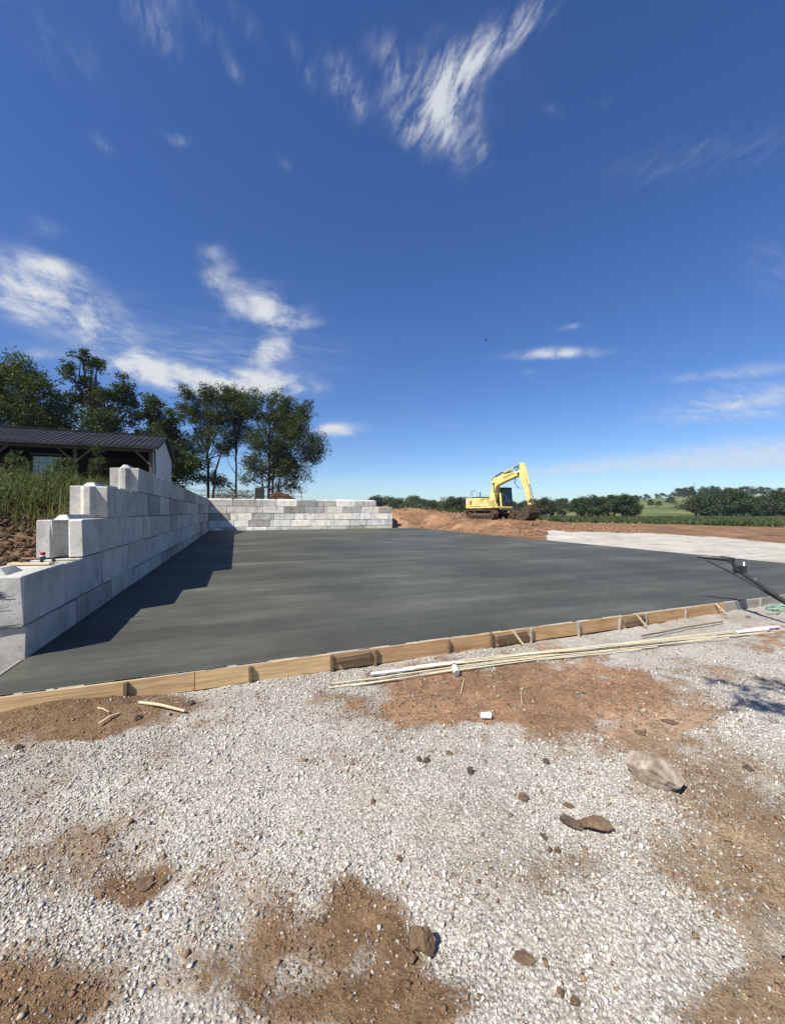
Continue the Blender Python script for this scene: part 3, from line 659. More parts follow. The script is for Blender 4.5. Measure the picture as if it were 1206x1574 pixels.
# the large rock: faceted hull with a broken front
bm = bmesh.new()
for p in [(-.12, .06, -.02), (-.09, -.01, -.02), (0, -.045, -.02), (.10, -.02, -.02), (.13, .03, -.02), (.08, .10, -.02), (-.1, .12, -.02), (-.175, .09, .085), (-.12, .145, .135), (.02, .12, .155), (.12, .04, .13),
          (.185, -.03, .065), (.03, -.115, .10), (-.06, -.085, .135), (.12, -.095, .06), (-.13, -.01, .10), (-.02, .02, .17)]: bm.verts.new(p)
h = bmesh.ops.convex_hull(bm, input=bm.verts[:]); bmesh.ops.delete(bm, geom=[v for v in h['geom_interior'] if isinstance(v, bmesh.types.BMVert)], context='VERTS')
bmesh.ops.recalc_face_normals(bm, faces=bm.faces)
bmesh.ops.subdivide_edges(bm, edges=bm.edges[:], cuts=3, use_grid_fill=True); bmesh.ops.subdivide_edges(bm, edges=bm.edges[:], cuts=1, use_grid_fill=True)
bm.normal_update()
for v in bm.verts:
    q = float(fbm(np.array([v.co.x * 13 + v.co.z * 9]), np.array([v.co.y * 13 - v.co.z * 17]), 5, 5)[0]) - .5; v.co += v.normal * q * .022
me = bpy.data.meshes.new('rock'); bm.to_mesh(me); bm.free()
o = link('rock', me, M_ROCK); o.location = lying(1008, 1208) + Vector((0, 0, -.005)); o.rotation_euler = (0, 0, -YAW - R(12)); o.scale = (.93, .9, 1.12)
tag(o, 'large tan and white limestone rock with a broken front face on the gravel', 'rock')
rock('dirt_clod', 912, 1276, .21, .10, .09, R(-38), M_CLOD, 'long brown clay slab lying near the limestone rock', 'dirt clod', 21, .2)
rock('dirt_clod', 878, 1272, .055, .13, .06, R(20), M_CLODD, 'narrow dark clay chunk touching the long brown clay slab', 'dirt clod', 22, .2)
rock('dirt_clod', 652, 1466, .10, .12, .11, R(10), M_CLOD, 'upright brown clod with a black shadow on the dark soil patch', 'dirt clod', 23, .15)
rock('dirt_clod', 628, 1478, .055, .06, .05, R(50), M_CLOD, 'small brown clod beside the upright clod on the dark soil', 'dirt clod', 24)
def clod_words(px, py):
    if px < 400 and py < 1160: w = 'small dark crumbly clod on the soil strip below the pale form board'
    elif px < 400: w = 'flat brown clod pressed into the mottled soil patch'
    elif py < 1135: w = 'flat brown cake of soil at the stony edge of the red patch'
    elif py < 1245: w = 'small dark clod on the pale gravel below the red soil patch' if px < 1100 else 'flat dark clod on the gravel beyond the limestone rock'
    elif py < 1330: w = 'small brown clod on the gravel around the long clay slab' if px > 700 else 'small brown clod at the tip of the dark soil patch'
    else: w = 'small brown clod on the pale gravel past the upright clod'
    return w, 'dirt clod'
for i, (px, py, w, h, mt) in enumerate([(655, 1172, .075, .05, 1), (722, 1190, .06, .07, 1), (643, 1170, .05, .04, 1), (840, 1173, .06, .04, 1), (803, 1228, .09, .03, 0), (573, 1236, .05, .045, 0),
                                      (855, 1312, .04, .05, 0), (845, 1310, .03, .04, 0), (882, 1545, .05, .04, 0), (862, 1532, .035, .04, 0), (212, 1106, .08, .06, 1), (348, 1052, .07, .06, 1),
                                      (222, 1362, .10, .03, 0), (252, 1356, .06, .03, 0), (30, 1152, .10, .05, 1), (292, 1084, .09, .05, 1), (95, 1078, .11, .06, 1), (128, 1078, .08, .05, 1), (30, 1082, .12, .05, 1),
                                      (1148, 1182, .09, .03, 1), (873, 1240, .07, .02, 0), (835, 1290, .05, .04, 1), (805, 1478, .08, .02, 0), (614, 1322, .05, .03, 0), (690, 1160, .07, .03, 0), (1030, 1112, .16, .03, 0), (985, 1128, .12, .02, 0), (262, 1100, .06, .03, 1)]):
    w *= .85; h *= .85; rock('dirt_clod', px, py, w, w * random.uniform(.7, 1.2), h, random.uniform(0, 3), (M_CLOD, M_CLODD)[mt], *clod_words(px, py), 100 + i, .3, clod_words(px, py)[0][:60])
def stick(px0, py0, px1, py1, r, mat, label, name='stick', dz=.0, tip=0):
    a, b2 = lying(px0, py0), lying(px1, py1); mid = (a + b2) / 2; mid.z = gz(mid.x, mid.y)
    zz = max(a.z, b2.z, mid.z) + r * .8 + dz; pts = [Vector((a.x, a.y, a.z * .5 + zz * .5 + r)), Vector((mid.x, mid.y, zz + r)), Vector((b2.x, b2.y, b2.z * .5 + zz * .5 + r + tip))]
    c = pts[1]; o = MB().tube([p - c for p in pts], [r, r, r * .8], 6).build(name, mat); o.location = c; return tag(o, label, 'stick')
stick(152, 1119, 183, 1099, .012, M_PALEWOOD, 'short pale stick on the dark soil below the form board')
stick(214, 1083, 284, 1099, .013, M_PALEWOOD, 'long thin pale lath on the dark soil below the form board')
stick(708, 1069, 713, 1044, .006, M_PALEWOOD, 'short straw twig on the red soil near the spray can')
stick(802, 1088, 800, 1064, .005, M_PALEWOOD, 'tiny pale twig on the middle of the red soil patch')
stick(150, 1088, 168, 1098, .006, M_PALEWOOD, 'small straw twig on the soil beside the short pale stick')
p = lying(746, 1106); mb = MB().lathe([(.022, 0), (.026, .01), (.03, .085), (.032, .09), (.029, .09), (.024, .02)], 14)
o = mb.build('paper_cup', M_WHITEP, smooth=True); o.location = p + Vector((-.045, .01, .036)); o.rotation_euler = (R(90), 0, R(72)); tag(o, 'white paper cup lying on the gravel edge of the red soil', 'cup')

# spray can lying end-on by the rods
c = empty('spray_can', lying(700, 1036) + Vector((0, 0, .045)), 'white spray can with purple cap lying by the pale rods', 'spray can', rz=R(158))
Mx = Matrix.Rotation(R(90), 4, 'X')
MB().lathe([(.030, -.10), (.038, -.095), (.038, .07), (.028, .085)], 18, Mx).build('can_body', M_WHITEP, c, smooth=True)
MB().lathe([(.034, -.104), (.037, -.1005), (.036, -.1002)], 18, Mx).build('rim', M_STEEL, c, smooth=True)
MB().lathe([(.027, .085), (.033, .087), (.032, .125), (.028, .13)], 18, Mx).build('cap', M_PURPLE, c, smooth=True)

# long pale rods
def rod(px0, py0, px1, py1, r, dz, bow, mat=M_CREAM, sleeve=None, label='long pale cream rod in the bundle beside the form'):
    a, b2 = lying(px0, py0), lying(px1, py1); pts = []; N = 14
    side = Vector((-(b2 - a).y, (b2 - a).x, 0)).normalized()
    for i in range(N + 1):
        s = i / N; p = a.lerp(b2, s) + side * bow * math.sin(math.pi * s) ; pts.append(p)
    zs = [gz(p.x, p.y) + r for p in pts]; zs = [max(zs[max(0, i - 2):i + 3]) + .004 for i in range(N + 1)]; zs = [sum(zs[max(0, i - 1):i + 2]) / len(zs[max(0, i - 1):i + 2]) + dz for i in range(N + 1)]
    for p, z in zip(pts, zs): p.z = z
    base = pts[0].copy()
    o = MB().tube([p - base for p in pts], r, 6).build('long_rod', mat, smooth=True); o.location = base; tag(o, label, 'rod', 'long pale rods on the ground')
    if sleeve:
        i0, i1, rr, mt = sleeve; k = [p - base for p in pts[i0:i1 + 1]]; L = len(k)
        MB().tube(k, [rr * (1 + .12 * math.sin(i * 2.3)) for i in range(L)], 8).build('sleeve', mt, o, smooth=True)
    return o
rod(505, 1060, 985, 1002, .009, .000, .03); rod(509, 1054, 1010, 997, .008, .004, .05); rod(540, 1058, 900, 1008, .008, .01, .02); rod(560, 1050, 1060, 990, .009, .012, .05)
rod(620, 1036, 1150, 978, .009, .016, .06, sleeve=(0, 2, .019, M_WHITEP), label='pale rod whose near end wears a white sleeve'); rod(640, 1030, 1100, 982, .008, .022, .05); rod(600, 1046, 1120, 985, .008, .02, .045)
rod(700, 1036, 1178, 974, .009, .008, .03); rod(720, 1022, 1190, 976, .008, .02, .05); rod(760, 1016, 1197, 968, .009, .022, .045, sleeve=(12, 14, .024, M_PINK), label='pale rod whose far end wears a pink stained sleeve')
rod(800, 1012, 1180, 972, .008, .028, .035, sleeve=(12, 14, .022, M_WHITEP), label='pale rod whose far end wears a white sleeve'); rod(570, 1042, 860, 1012, .008, .024, .02, sleeve=(0, 3, .018, M_WHITEP), label='short pale rod with a long white sleeve')
rod(985, 983, 1110, 960, .012, .03, .0, M_STAKE, label='dark bent rod lying above the pale bundle')

# tools on the nearest block
TZ = LV[2] - .004
can = empty('drink_can', (-2.70, 7.38, TZ), 'red topped white and blue can standing on the block wall end', 'can')
MB().lathe([(.026, .0), (.033, .008), (.033, .085)], 18).build('can_body', M_WHITEP, can, smooth=True)
MB().lathe([(.0333, .086), (.0333, .118), (.029, .126), (.027, .124)], 18).build('can_top', M_RED, can, smooth=True)
mb = MB(); n = 18
prof = [(-.2, .02), (.9, .02)]
mb.lathe([(.0338, .018), (.0338, .066)], 18); mb.v = [v for v in mb.v]; mb.build('printed_band', flatm('navy_print', (.03, .035, .10), .4), can, smooth=True)
fl = empty('hand_float', (-2.65, 6.90, TZ), 'wooden concrete hand float lying on the block wall end', 'trowel', rz=R(-18))
MB().box((0, 0, .016), (.55, .10, .028)).build('blade', M_PALEWOOD, fl, .004)
MB().tube([(-.13, 0, .03), (-.12, 0, .085), (.12, 0, .085), (.13, 0, .03)], .015, 8).build('handle', M_STAKE, fl, smooth=True)
ham = empty('mallet', (-2.46, 7.12, TZ), 'small dark hammer with wooden handle on the wall end', 'hammer', rz=R(20))
MB().tube([(-.02, 0, .022), (.24, 0, .018)], .013, 8).build('handle', M_PALEWOOD, ham, smooth=True); MB().box((-.02, 0, .026), (.04, .11, .045)).build('head', M_BLACKM, ham, .008)
tr = empty('steel_trowel', (-2.70, 7.16, TZ), 'grey steel finishing trowel lying flat on the wall end', 'trowel', rz=R(-12))
MB().box((0, 0, .006), (.36, .11, .004)).build('blade', M_STEEL, tr); MB().tube([(-.09, 0, .008), (-.085, 0, .05), (.085, 0, .05), (.09, 0, .008)], .013, 8).build('handle', M_BLACKM, tr, smooth=True)

# ------------------------------------------------------------------ foliage
def leaf_mat(name, lo, hi, trans=.3):
    m, t, b = new_mat(name); geo = t.node('ShaderNodeNewGeometry'); oi = t.node('ShaderNodeObjectInfo')
    n = t.noise(geo.outputs['Position'], .55, 3, .6); rnd = t.attr('tone')
    f = t.math('ADD', t.math('MULTIPLY', rnd, .65), t.math('MULTIPLY', n, .35))
    c = t.ramp(f, [(.15, lo), (.85, hi)])
    c = t.mix(.8, c, t.ramp(oi.outputs['Random'], [(0, (.82, .9, .85)), (.5, g3(1)), (1, (1.15, 1.06, .95))]), 'MULTIPLY')
    t.put(b.inputs['Base Color'], c); b.inputs['Roughness'].default_value = .6; b.inputs['Specular IOR Level'].default_value = .25
    tr = t.node('ShaderNodeBsdfTranslucent', {'Color': t.mix(1.0, c, (1.5, 1.7, .7, 1), 'MULTIPLY')})
    mx = t.node('ShaderNodeMixShader', {0: trans, 1: b.outputs[0], 2: tr.outputs[0]})
    t.put(m.node_tree.nodes['Material Output'].inputs[0], mx.outputs[0]); return m
M_LEAF = leaf_mat('broadleaf', (.010, .018, .006), (.074, .098, .026)); M_LOCUST = leaf_mat('locust_leaf', (.011, .019, .006), (.072, .094, .028)); M_FARLEAF = leaf_mat('far_leaf', (.022, .040, .014), (.070, .095, .032), .15)
M_WEED = leaf_mat('weed_leaf', (.026, .040, .012), (.105, .122, .040)); M_STRAW = leaf_mat('dry_straw', (.13, .10, .045), (.29, .23, .115), .15)
def bark_mat():
    m, t, b = new_mat('bark'); tc = t.node('ShaderNodeTexCoord'); mp = t.node('ShaderNodeMapping', {'Vector': tc.outputs['Object'], 'Scale': (7, 7, 1.4)}); n = t.noise(mp.outputs[0], 1.5, 6, .65)
    t.put(b.inputs['Base Color'], t.ramp(n, [(.3, (.018, .014, .010)), (.7, (.085, .066, .048))])); b.inputs['Roughness'].default_value = .95; t.put(b.inputs['Normal'], t.bump(n, .6, .03)); return m
M_BARK = bark_mat()
def leaves(name, C, size, r, aspect=.6, droop=.3, up=.35):
    """one quad per leaf at centres C"""
    n = len(C); nrm = r.normal(size=(n, 3)); nrm[:, 2] = np.abs(nrm[:, 2]) + up; nrm /= np.linalg.norm(nrm, axis=1)[:, None]
    a = r.normal(size=(n, 3)); a[:, 2] -= droop; a -= nrm * (a * nrm).sum(1)[:, None]; a /= np.linalg.norm(a, axis=1)[:, None]; b = np.cross(nrm, a)
    s = size * r.uniform(.55, 1.4, n); l, w = (s)[:, None], (s * aspect)[:, None]
    V = np.stack([C - a * l, C + b * w * .5 + nrm * w * .12, C + a * l, C - b * w * .5 + nrm * w * .12], 1).reshape(-1, 3)
    me = mesh_np(name, V, np.arange(4 * n).reshape(n, 4)); t = me.attributes.new('tone', 'FLOAT', 'POINT'); t.data.foreach_set('value', np.repeat(r.uniform(0, 1, n), 4).astype(np.float32)); return me
def limbs(base, tips, r, r0, fork=.45, n=6):
    mb = MB(); zt = max(t[2] for t in tips)
    for t in tips:
        t = Vector(t); s = base(t.z / zt * r.uniform(.45, .75)); m = s.lerp(t, .5) + Vector(r.normal(0, .25, 3)) + Vector((0, 0, -.08 * (t - s).length))
        mb.tube([s, m, t], [r0 * .42, r0 * .24, r0 * .05], n)
    return mb
def make_tree(name, loc, H, blobs, trunk_pts, r0, nleaf, lsize, mat, label, group, seed, shell=.75, flat=.75, aspect=.6, droop=.3, extra_trunks=(), cat='tree', nsub=9):
    """blobs: (x,y,z,r) local foliage masses"""
    r = np.random.default_rng(seed); root = empty(name, loc, label, cat, group)
    tp = [Vector(p) for p in trunk_pts]; k = len(tp)
    def along(s):
        s = min(max(s, 0), .999) * (k - 1); i = int(s); return tp[i].lerp(tp[i + 1], s - i)
    mb = MB(); mb.tube([(tp[0].x, tp[0].y, tp[0].z - .35)] + tp, [r0 * 1.35] + [r0 * (1.05 - .8 * i / (k - 1)) for i in range(k)], 9)
    for et, er in extra_trunks: mb.tube([(et[0][0], et[0][1], et[0][2] - .35)] + list(et), [er * 1.2] + [er * (1 - .7 * i / (len(et) - 1)) for i in range(len(et))], 8)
    sub = []
    for (x, y, z, rr) in blobs:                    # split every mass into smaller sprays
        for _ in range(nsub):
            v = r.normal(size=3); v /= np.linalg.norm(v); v *= rr * r.uniform(.35, 1.2); v[2] *= flat
            sub.append((x + v[0], y + v[1], z + v[2], rr * r.uniform(.28, .60)))
    lb = limbs(along, [(x, y, z) for x, y, z, _ in blobs] , r, r0, .5)
    for (x, y, z, rr) in sub[::2]:
        b0 = min(blobs, key=lambda q: (q[0] - x) ** 2 + (q[1] - y) ** 2 + (q[2] - z) ** 2); lb.tube([(b0[0], b0[1], b0[2] - .2), ((b0[0] + x) / 2, (b0[1] + y) / 2, (b0[2] + z) / 2 + .1), (x, y, z)], [r0 * .14, r0 * .09, .012], 4, False)
    mb.add(lb.v, lb.f); mb.build('trunk', M_BARK, root, smooth=True)
    S = np.array(sub); w = S[:, 3] ** 2; pick = r.choice(len(S), nleaf, p=w / w.sum()); v = r.normal(size=(nleaf, 3)); v /= np.linalg.norm(v, axis=1)[:, None]
    rad = S[pick, 3] * r.uniform(0, 1, nleaf) ** (1 - shell + .12) * r.uniform(.7, 1.55, nleaf); C = S[pick, :3] + v * rad[:, None] * np.array((1, 1, flat))
    link('crown', leaves('crown', C, lsize, r, aspect, droop), mat, root); return root
def blobcloud(seed, items):
    r = np.random.default_rng(seed); out = []
    for (x, z, rr, n) in items:
        for _ in range(n): out.append((x + r.normal(0, rr * .35), r.normal(0, rr * .7), z + r.normal(0, rr * .2), rr * r.uniform(.65, 1.0)))
    return out
def px_tree(name, d, pxb, gz0, masses, nleaf, ls, mat, label, group, seed, r0, trunk=None, extra=(), **kw):
    """masses in pixels (px, py, radius px, count) at distance d; the image plane is taken sideways of the view"""
    s = d / FPX; base = atd(pxb, d, gz0)
    items = [((px - pxb) * s, zat(py, d) - gz0, rp * s * 1.0, n) for px, py, rp, n in masses]
    top = max(z for _, z, _, _ in items)
    def P(px, py, dy=0): return ((px - pxb) * s, dy, zat(py, d) - gz0)
    tp = [P(*q) for q in trunk] if trunk else [(0, 0, 0), (.1, 0, top * .35), (-.1, .1, top * .65), (.1, 0, top * .92)]
    tp[0] = (tp[0][0], tp[0][1], 0.0)
    ex = []
    for q, er in extra:
        e = [P(*k) for k in q]; e[0] = (e[0][0], e[0][1], 0.0); ex.append((e, er))
    o = make_tree(name, base, top, blobcloud(seed, items), tp, r0, nleaf, ls, mat, label, group, seed, extra_trunks=ex, **kw); o.rotation_euler = (0, 0, -YAW); return o
GB = 'tall trees behind the open shed'
def gl(px, d): p = atd(px, d); return gz(p.x, p.y)
px_tree('broadleaf_tree', 41, 30, gl(30, 41), [(10, 575, 30, 4), (50, 585, 32, 4), (80, 605, 26, 3), (20, 625, 40, 4), (70, 645, 36, 4), (-15, 600, 40, 4), (35, 680, 45, 4)], 24000, .185, M_LEAF, 'wide dense tree rising over the left part of the shed roof', GB, 1, .35, cat='tree')
px_tree('broadleaf_tree', 43, 148, gl(148, 43), [(128, 550, 17, 3), (112, 568, 15, 2), (143, 562, 15, 2), (128, 585, 17, 3), (135, 612, 24, 4), (172, 602, 24, 4), (190, 620, 22, 3), (150, 645, 32, 4), (195, 650, 24, 3), (155, 690, 40, 4)], 22000, .185, M_LEAF, 'tree with a narrow leaning plume above its crown behind the shed', GB, 2, .32,
        trunk=[(148, 745), (150, 680), (142, 640), (132, 590), (128, 552)])
px_tree('broadleaf_tree', 45, 240, gl(240, 45), [(240, 625, 17, 4), (225, 640, 18, 3), (258, 645, 18, 3), (245, 670, 26, 4), (270, 690, 24, 4), (285, 715, 24, 4), (250, 715, 30, 4), (265, 740, 26, 3)], 20000, .185, M_LEAF, 'dark leafy tree hanging low past the shed gable', GB, 3, .3)
px_tree('broadleaf_tree', 46, 85, gl(85, 46), [(100, 625, 26, 4), (85, 655, 34, 4), (110, 690, 34, 4), (205, 690, 30, 3)], 9000, .2, M_LEAF, 'shaded tree filling the gap between its two taller neighbours', GB, 4, .3)
px_tree('broadleaf_tree', 40, -75, gl(-75, 40), [(-60, 560, 40, 5), (-110, 590, 45, 5), (-80, 640, 50, 5), (-40, 640, 40, 4)], 9000, .2, M_LEAF, 'big tree at the hidden end of the shed', GB, 5, .35)
GL_ = 'slender locust trees behind the far block wall'
kw = dict(flat=.85, aspect=.45, droop=.25, nsub=14)
px_tree('locust_tree', 47, 319, gl(319, 47), [(300, 612, 19, 4), (322, 605, 17, 4), (345, 615, 18, 3), (285, 630, 16, 3), (310, 640, 20, 4), (335, 640, 22, 4), (300, 665, 16, 2), (345, 668, 20, 3), (320, 690, 20, 3)], 20000, .165, M_LOCUST, 'thin two stemmed locust tree with airy crown behind the wall corner', GL_, 6, .17,
        trunk=[(320, 766), (320, 715), (316, 665), (312, 612)], extra=[([(326, 766), (331, 725), (342, 690), (352, 630)], .16)], **kw)
px_tree('locust_tree', 50, 362, gl(362, 50), [(365, 612, 19, 4), (380, 620, 18, 3), (362, 640, 18, 3), (372, 660, 20, 3), (350, 690, 18, 2), (335, 735, 16, 2), (345, 742, 14, 2)], 13000, .165, M_LOCUST, 'pale locust tree standing between the two fuller locust trees', GL_, 7, .14, **kw)
px_tree('locust_tree', 46, 417, gl(417, 46), [(405, 612, 18, 4), (435, 618, 22, 4), (462, 630, 18, 3), (475, 622, 10, 2), (395, 640, 22, 4), (425, 650, 28, 5), (455, 660, 24, 4), (480, 685, 20, 4), (490, 690, 12, 2), (405, 680, 26, 4), (440, 690, 28, 4), (470, 705, 16, 3), (400, 715, 20, 4), (430, 722, 24, 4), (385, 735, 12, 2), (440, 745, 16, 3)], 40000, .165, M_LOCUST, 'broad many stemmed locust tree with the fullest crown above the far wall', GL_, 8, .17,
        trunk=[(412, 766), (414, 720), (414, 670), (418, 615)], extra=[([(405, 766), (402, 720), (395, 670), (398, 640)], .12), ([(418, 766), (420, 710), (432, 650), (440, 620)], .15), ([(424, 766), (430, 730), (448, 690), (468, 640)], .13)], **kw)

# ------------------------------------------------------------------ far trees along the fields
FAR = []
for v in range(7):
    r = np.random.default_rng(200 + v); bl = []
    for i in range(20): q = r.uniform(0, 1); a = r.uniform(0, 6.28); rad = .44 * math.sin(math.pi * (q * .72 + .22)) * r.uniform(.35, 1.15); bl.append((math.cos(a) * rad, math.sin(a) * rad, .12 + .74 * q, r.uniform(.12, .21)))
    S = np.array(bl); n = 3000; pick = r.integers(0, len(S), n); w = r.normal(size=(n, 3)); w /= np.linalg.norm(w, axis=1)[:, None]
    C = S[pick, :3] + w * (S[pick, 3] * r.uniform(.25, 1.12, n) ** .6)[:, None] * np.array((1, 1, .8))
    cr = leaves('crown', C, .036, r, .8, .2); cr.materials.append(M_FARLEAF)
    mb = MB(); mb.tube([(0, 0, -.05), (.01, 0, .2), (-.01, .01, .5), (0, 0, .75)], [.03, .024, .016, .006], 6)
    for x, y, z, _ in bl[:7]: mb.tube([(0, 0, z * .5), (x * .5, y * .5, z * .8), (x, y, z)], [.012, .008, .003], 4, False)
    tk = mb.mesh('trunk', smooth=True); tk.materials.append(M_BARK); FAR.append((cr, tk))
def far_tree(px, d, h, wide, label, group):
    p = atd(px, d); p.z = gz(p.x, p.y) - .1; v = random.randrange(7)
    o = empty('field_tree', p, label, 'tree', group, random.uniform(0, 6.28)); o.scale = (h * wide, h * wide * random.uniform(.85, 1.15), h)
    link('crown', FAR[v][0], None, o); link('trunk', FAR[v][1], None, o)
rr = random.Random(4)
for px in (888, 898, 908, 920, 932, 944, 955, 964, 972): far_tree(px + rr.uniform(-3, 3), 150 + rr.uniform(-8, 8), rr.uniform(7.2, 9.6) * (.85 if px < 900 else 1), rr.uniform(.9, 1.25), 'round dark tree in the free standing clump on the green field', 'trees of the field clump')
for px in range(1066, 1240, 13): far_tree(px + rr.uniform(-4, 4), 165 + rr.uniform(-10, 10), rr.uniform(9.5, 12.5) * (.75 if px < 1080 else 1), rr.uniform(.9, 1.3), 'full dark tree in the long row at the edge of the green field', 'trees of the field edge row')
for px in range(1095, 1240, 16): far_tree(px + rr.uniform(-5, 5), 205 + rr.uniform(-12, 12), rr.uniform(9, 12), rr.uniform(1, 1.3), 'full dark tree in the long row at the edge of the green field', 'trees of the field edge row')
for px in (828, 838, 848, 857): far_tree(px, 150 + rr.uniform(-10, 15), rr.uniform(5.5, 7.5), rr.uniform(1, 1.35), 'bushy tree on the pasture just past the digger bucket', 'bushy pasture trees near the digger')
for px in list(range(822, 960, 9)) + [915, 930, 944]: far_tree(px + rr.uniform(-5, 5), 330 + rr.uniform(-40, 50), rr.uniform(5, 9), rr.uniform(1, 1.4), 'hazy tree on the low rise beyond the pasture', 'hazy trees on the low rise')
for px in list(range(960, 1230, 12)): far_tree(px + rr.uniform(-6, 6), 470 + rr.uniform(-60, 90), rr.uniform(6, 11) * (1.15 if px > 1040 else .8), rr.uniform(1.1, 1.7), 'small hazy tree along the top of the distant hill', 'trees on the hill crest')
for px in (1052, 1062, 1084, 1092, 1100): far_tree(px, 430, rr.uniform(11, 13.5), 1.0, 'small hazy tree along the top of the distant hill', 'trees on the hill crest')
for px in (968, 1000, 1012, 1030): far_tree(px, 330 + rr.uniform(-30, 30), rr.uniform(4, 6.5), 1.4, 'low bush standing alone on the pale hillside pasture', 'bushes on the pasture')
for px in list(range(572, 720, 8)): far_tree(px + rr.uniform(-3, 3), 240 + rr.uniform(-30, 30), rr.uniform(7.5, 11), rr.uniform(1, 1.5), 'tree in the low belt behind the dirt bank left of the digger', 'trees of the belt behind the dirt bank')
for px in (690, 698, 706): far_tree(px, 200, rr.uniform(8, 9.5), 1.1, 'tree in the low belt behind the dirt bank left of the digger', 'trees of the belt behind the dirt bank')
for px in range(722, 822, 11): far_tree(px + rr.uniform(-3, 3), 260 + rr.uniform(-30, 30), rr.uniform(7, 9.5), rr.uniform(1, 1.4), 'tree in the far belt seen behind the digger', 'trees of the belt behind the digger')

# ------------------------------------------------------------------ weeds on the bank and grass at the field edge
def blades(name, X, Y, h, r, mat, lab, cat, lean=.35, w=.012, leafy=0, nseg=2, head=0):
    n = len(X); Z = terrain(X, Y); B = np.stack([X, Y, Z - .03], -1); a = r.uniform(0, 6.28, n); ln = np.abs(r.normal(0, lean, n))
    dirv = np.stack([np.cos(a) * ln, np.sin(a) * ln, np.ones(n)], -1); dirv /= np.linalg.norm(dirv, axis=1)[:, None]
    b = r.uniform(0, 6.28, n); sd = np.stack([np.cos(b), np.sin(b), np.zeros(n)], -1) * w * r.uniform(.6, 1.4, n)[:, None]
    M = B + dirv * (h * .55)[:, None]; T = B + dirv * h[:, None] + np.stack([np.cos(a), np.sin(a), np.full(n, -.3)], -1) * (h * .22 * r.uniform(0, 1, n))[:, None]
    V = [np.stack([B - sd, B + sd, M + sd * .8, M - sd * .8], 1), np.stack([M - sd * .8, M + sd * .8, T + sd * .15, T - sd * .15], 1)]
    tone = [np.repeat(r.uniform(0, 1, n), 4), np.repeat(r.uniform(.2, 1, n), 4)]
    if leafy:
        for k in range(leafy):
            s = r.uniform(.18, 1.0, n); C = B + dirv * (h * s)[:, None]; aa = r.uniform(0, 6.28, n); L = (h * .17 * (1.25 - s) + .035) * r.uniform(.6, 1.3, n)
            dv = np.stack([np.cos(aa), np.sin(aa), r.uniform(.1, .9, n)], -1); sv = np.stack([-np.sin(aa), np.cos(aa), np.zeros(n)], -1) * (L * .16)[:, None]
            V.append(np.stack([C, C + dv * (L * .5)[:, None] + sv, C + dv * L[:, None], C + dv * (L * .5)[:, None] - sv], 1)); tone.append(np.repeat(r.uniform(0, 1, n), 4))
    V = np.concatenate(V).reshape(-1, 3); me = mesh_np(name, V, np.arange(len(V)).reshape(-1, 4)); t = me.attributes.new('tone', 'FLOAT', 'POINT'); t.data.foreach_set('value', np.concatenate(tone).astype(np.float32))
    o = link(name, me, mat, kind='stuff'); return tag(o, lab, cat)
r = np.random.default_rng(31)
n = 5200; X = r.uniform(-15, -3.3, n); Y = r.uniform(9.6, 27.5, n); k = (-2.9 - X) > .5 + .8 * np.clip(12 - Y, 0, 3) * .4; X, Y = X[k], Y[k]
hh = (.55 + .75 * fbm(X * .6, Y * .6, 7, 3)) * r.uniform(.6, 1.35, len(X)) * (1 + .25 * sstep(-5, -9, X)) * np.where(Y > 14.5, np.where(X > -7.5, .4, .8), 1)
blades('tall_weeds', X, Y, hh * .68, r, M_WEED, 'tall green leafy weeds covering the bank before the shed', 'weeds', .22, .007, 16)
n = 2200; X = r.uniform(-10, -3.2, n); Y = r.uniform(9.0, 18, n); hh = r.uniform(.3, .75, n)
blades('dry_grass', X, Y, hh, r, M_STRAW, 'dry straw coloured grass mixed into the weeds on the bank', 'grass', .3, .006)
n = 5000; X = r.uniform(-13, -3.1, n); Y = r.uniform(9.4, 22, n); hh = r.uniform(.3, .8, n)
blades('bank_grass', X, Y, hh, r, M_WEED, 'green grass growing through the weeds on the bank', 'grass', .4, .008)
# grass fringe where soil meets the field
n = 30000; rat = r.uniform(.02, 1.2, n); d = np.interp(rat, [0, .1, .25, .36, .57, 1.0, 1.6], [52, 62, 56, 55, 61, 45, 36]) + r.uniform(0, 1, n) ** 1.6 * 55 - 1; X, Y = dl2w(d, rat * d); k = r.uniform(0, 1, n) < masks_at(X, Y)[1]; X, Y = X[k], Y[k]
blades('field_grass', X, Y, r.uniform(.25, .8, len(X)) * (.5 + fbm(X * .2, Y * .2, 3)), r, M_FARLEAF, 'rough dark green grass along the near edge of the field', 'grass', .5, .09)

# bigger single weeds in front of the shed
def cone_weed(px, d, top_px, wid, label, seed):
    r = np.random.default_rng(seed); p = atd(px, d); p.z = gz(p.x, p.y) - .02; H = zat(top_px, d) - p.z; o = empty('tall_weed', p, label, 'plant', 'tall single weeds before the shed')
    mb = MB(); mb.tube([(0, 0, 0), (.03, 0, H * .5), (0, .02, H)], [.025, .016, .004], 6); C = []
    for i in range(46):
        s = r.uniform(.12, .97); a = r.uniform(0, 6.28); L = wid * (1.08 - s) * r.uniform(.6, 1.15) + .06; e = np.array((math.cos(a) * L, math.sin(a) * L, H * s + L * .75)); b = np.array((0, 0, H * s))
        mb.tube([b, (b + e) / 2 - np.array((0, 0, .03)), e], [.008, .006, .002], 4, False)
        for q in np.linspace(.25, 1, 16): C.append(b + (e - b) * q + r.normal(0, .045, 3))
    mb.build('stem', M_BARK, o, smooth=True); link('foliage', leaves('foliage', np.array(C), .055, r, .45, .2), M_WEED, o)
cone_weed(150, 15, 682, .42, 'tall conical green weed standing against the dark shed opening', 1)
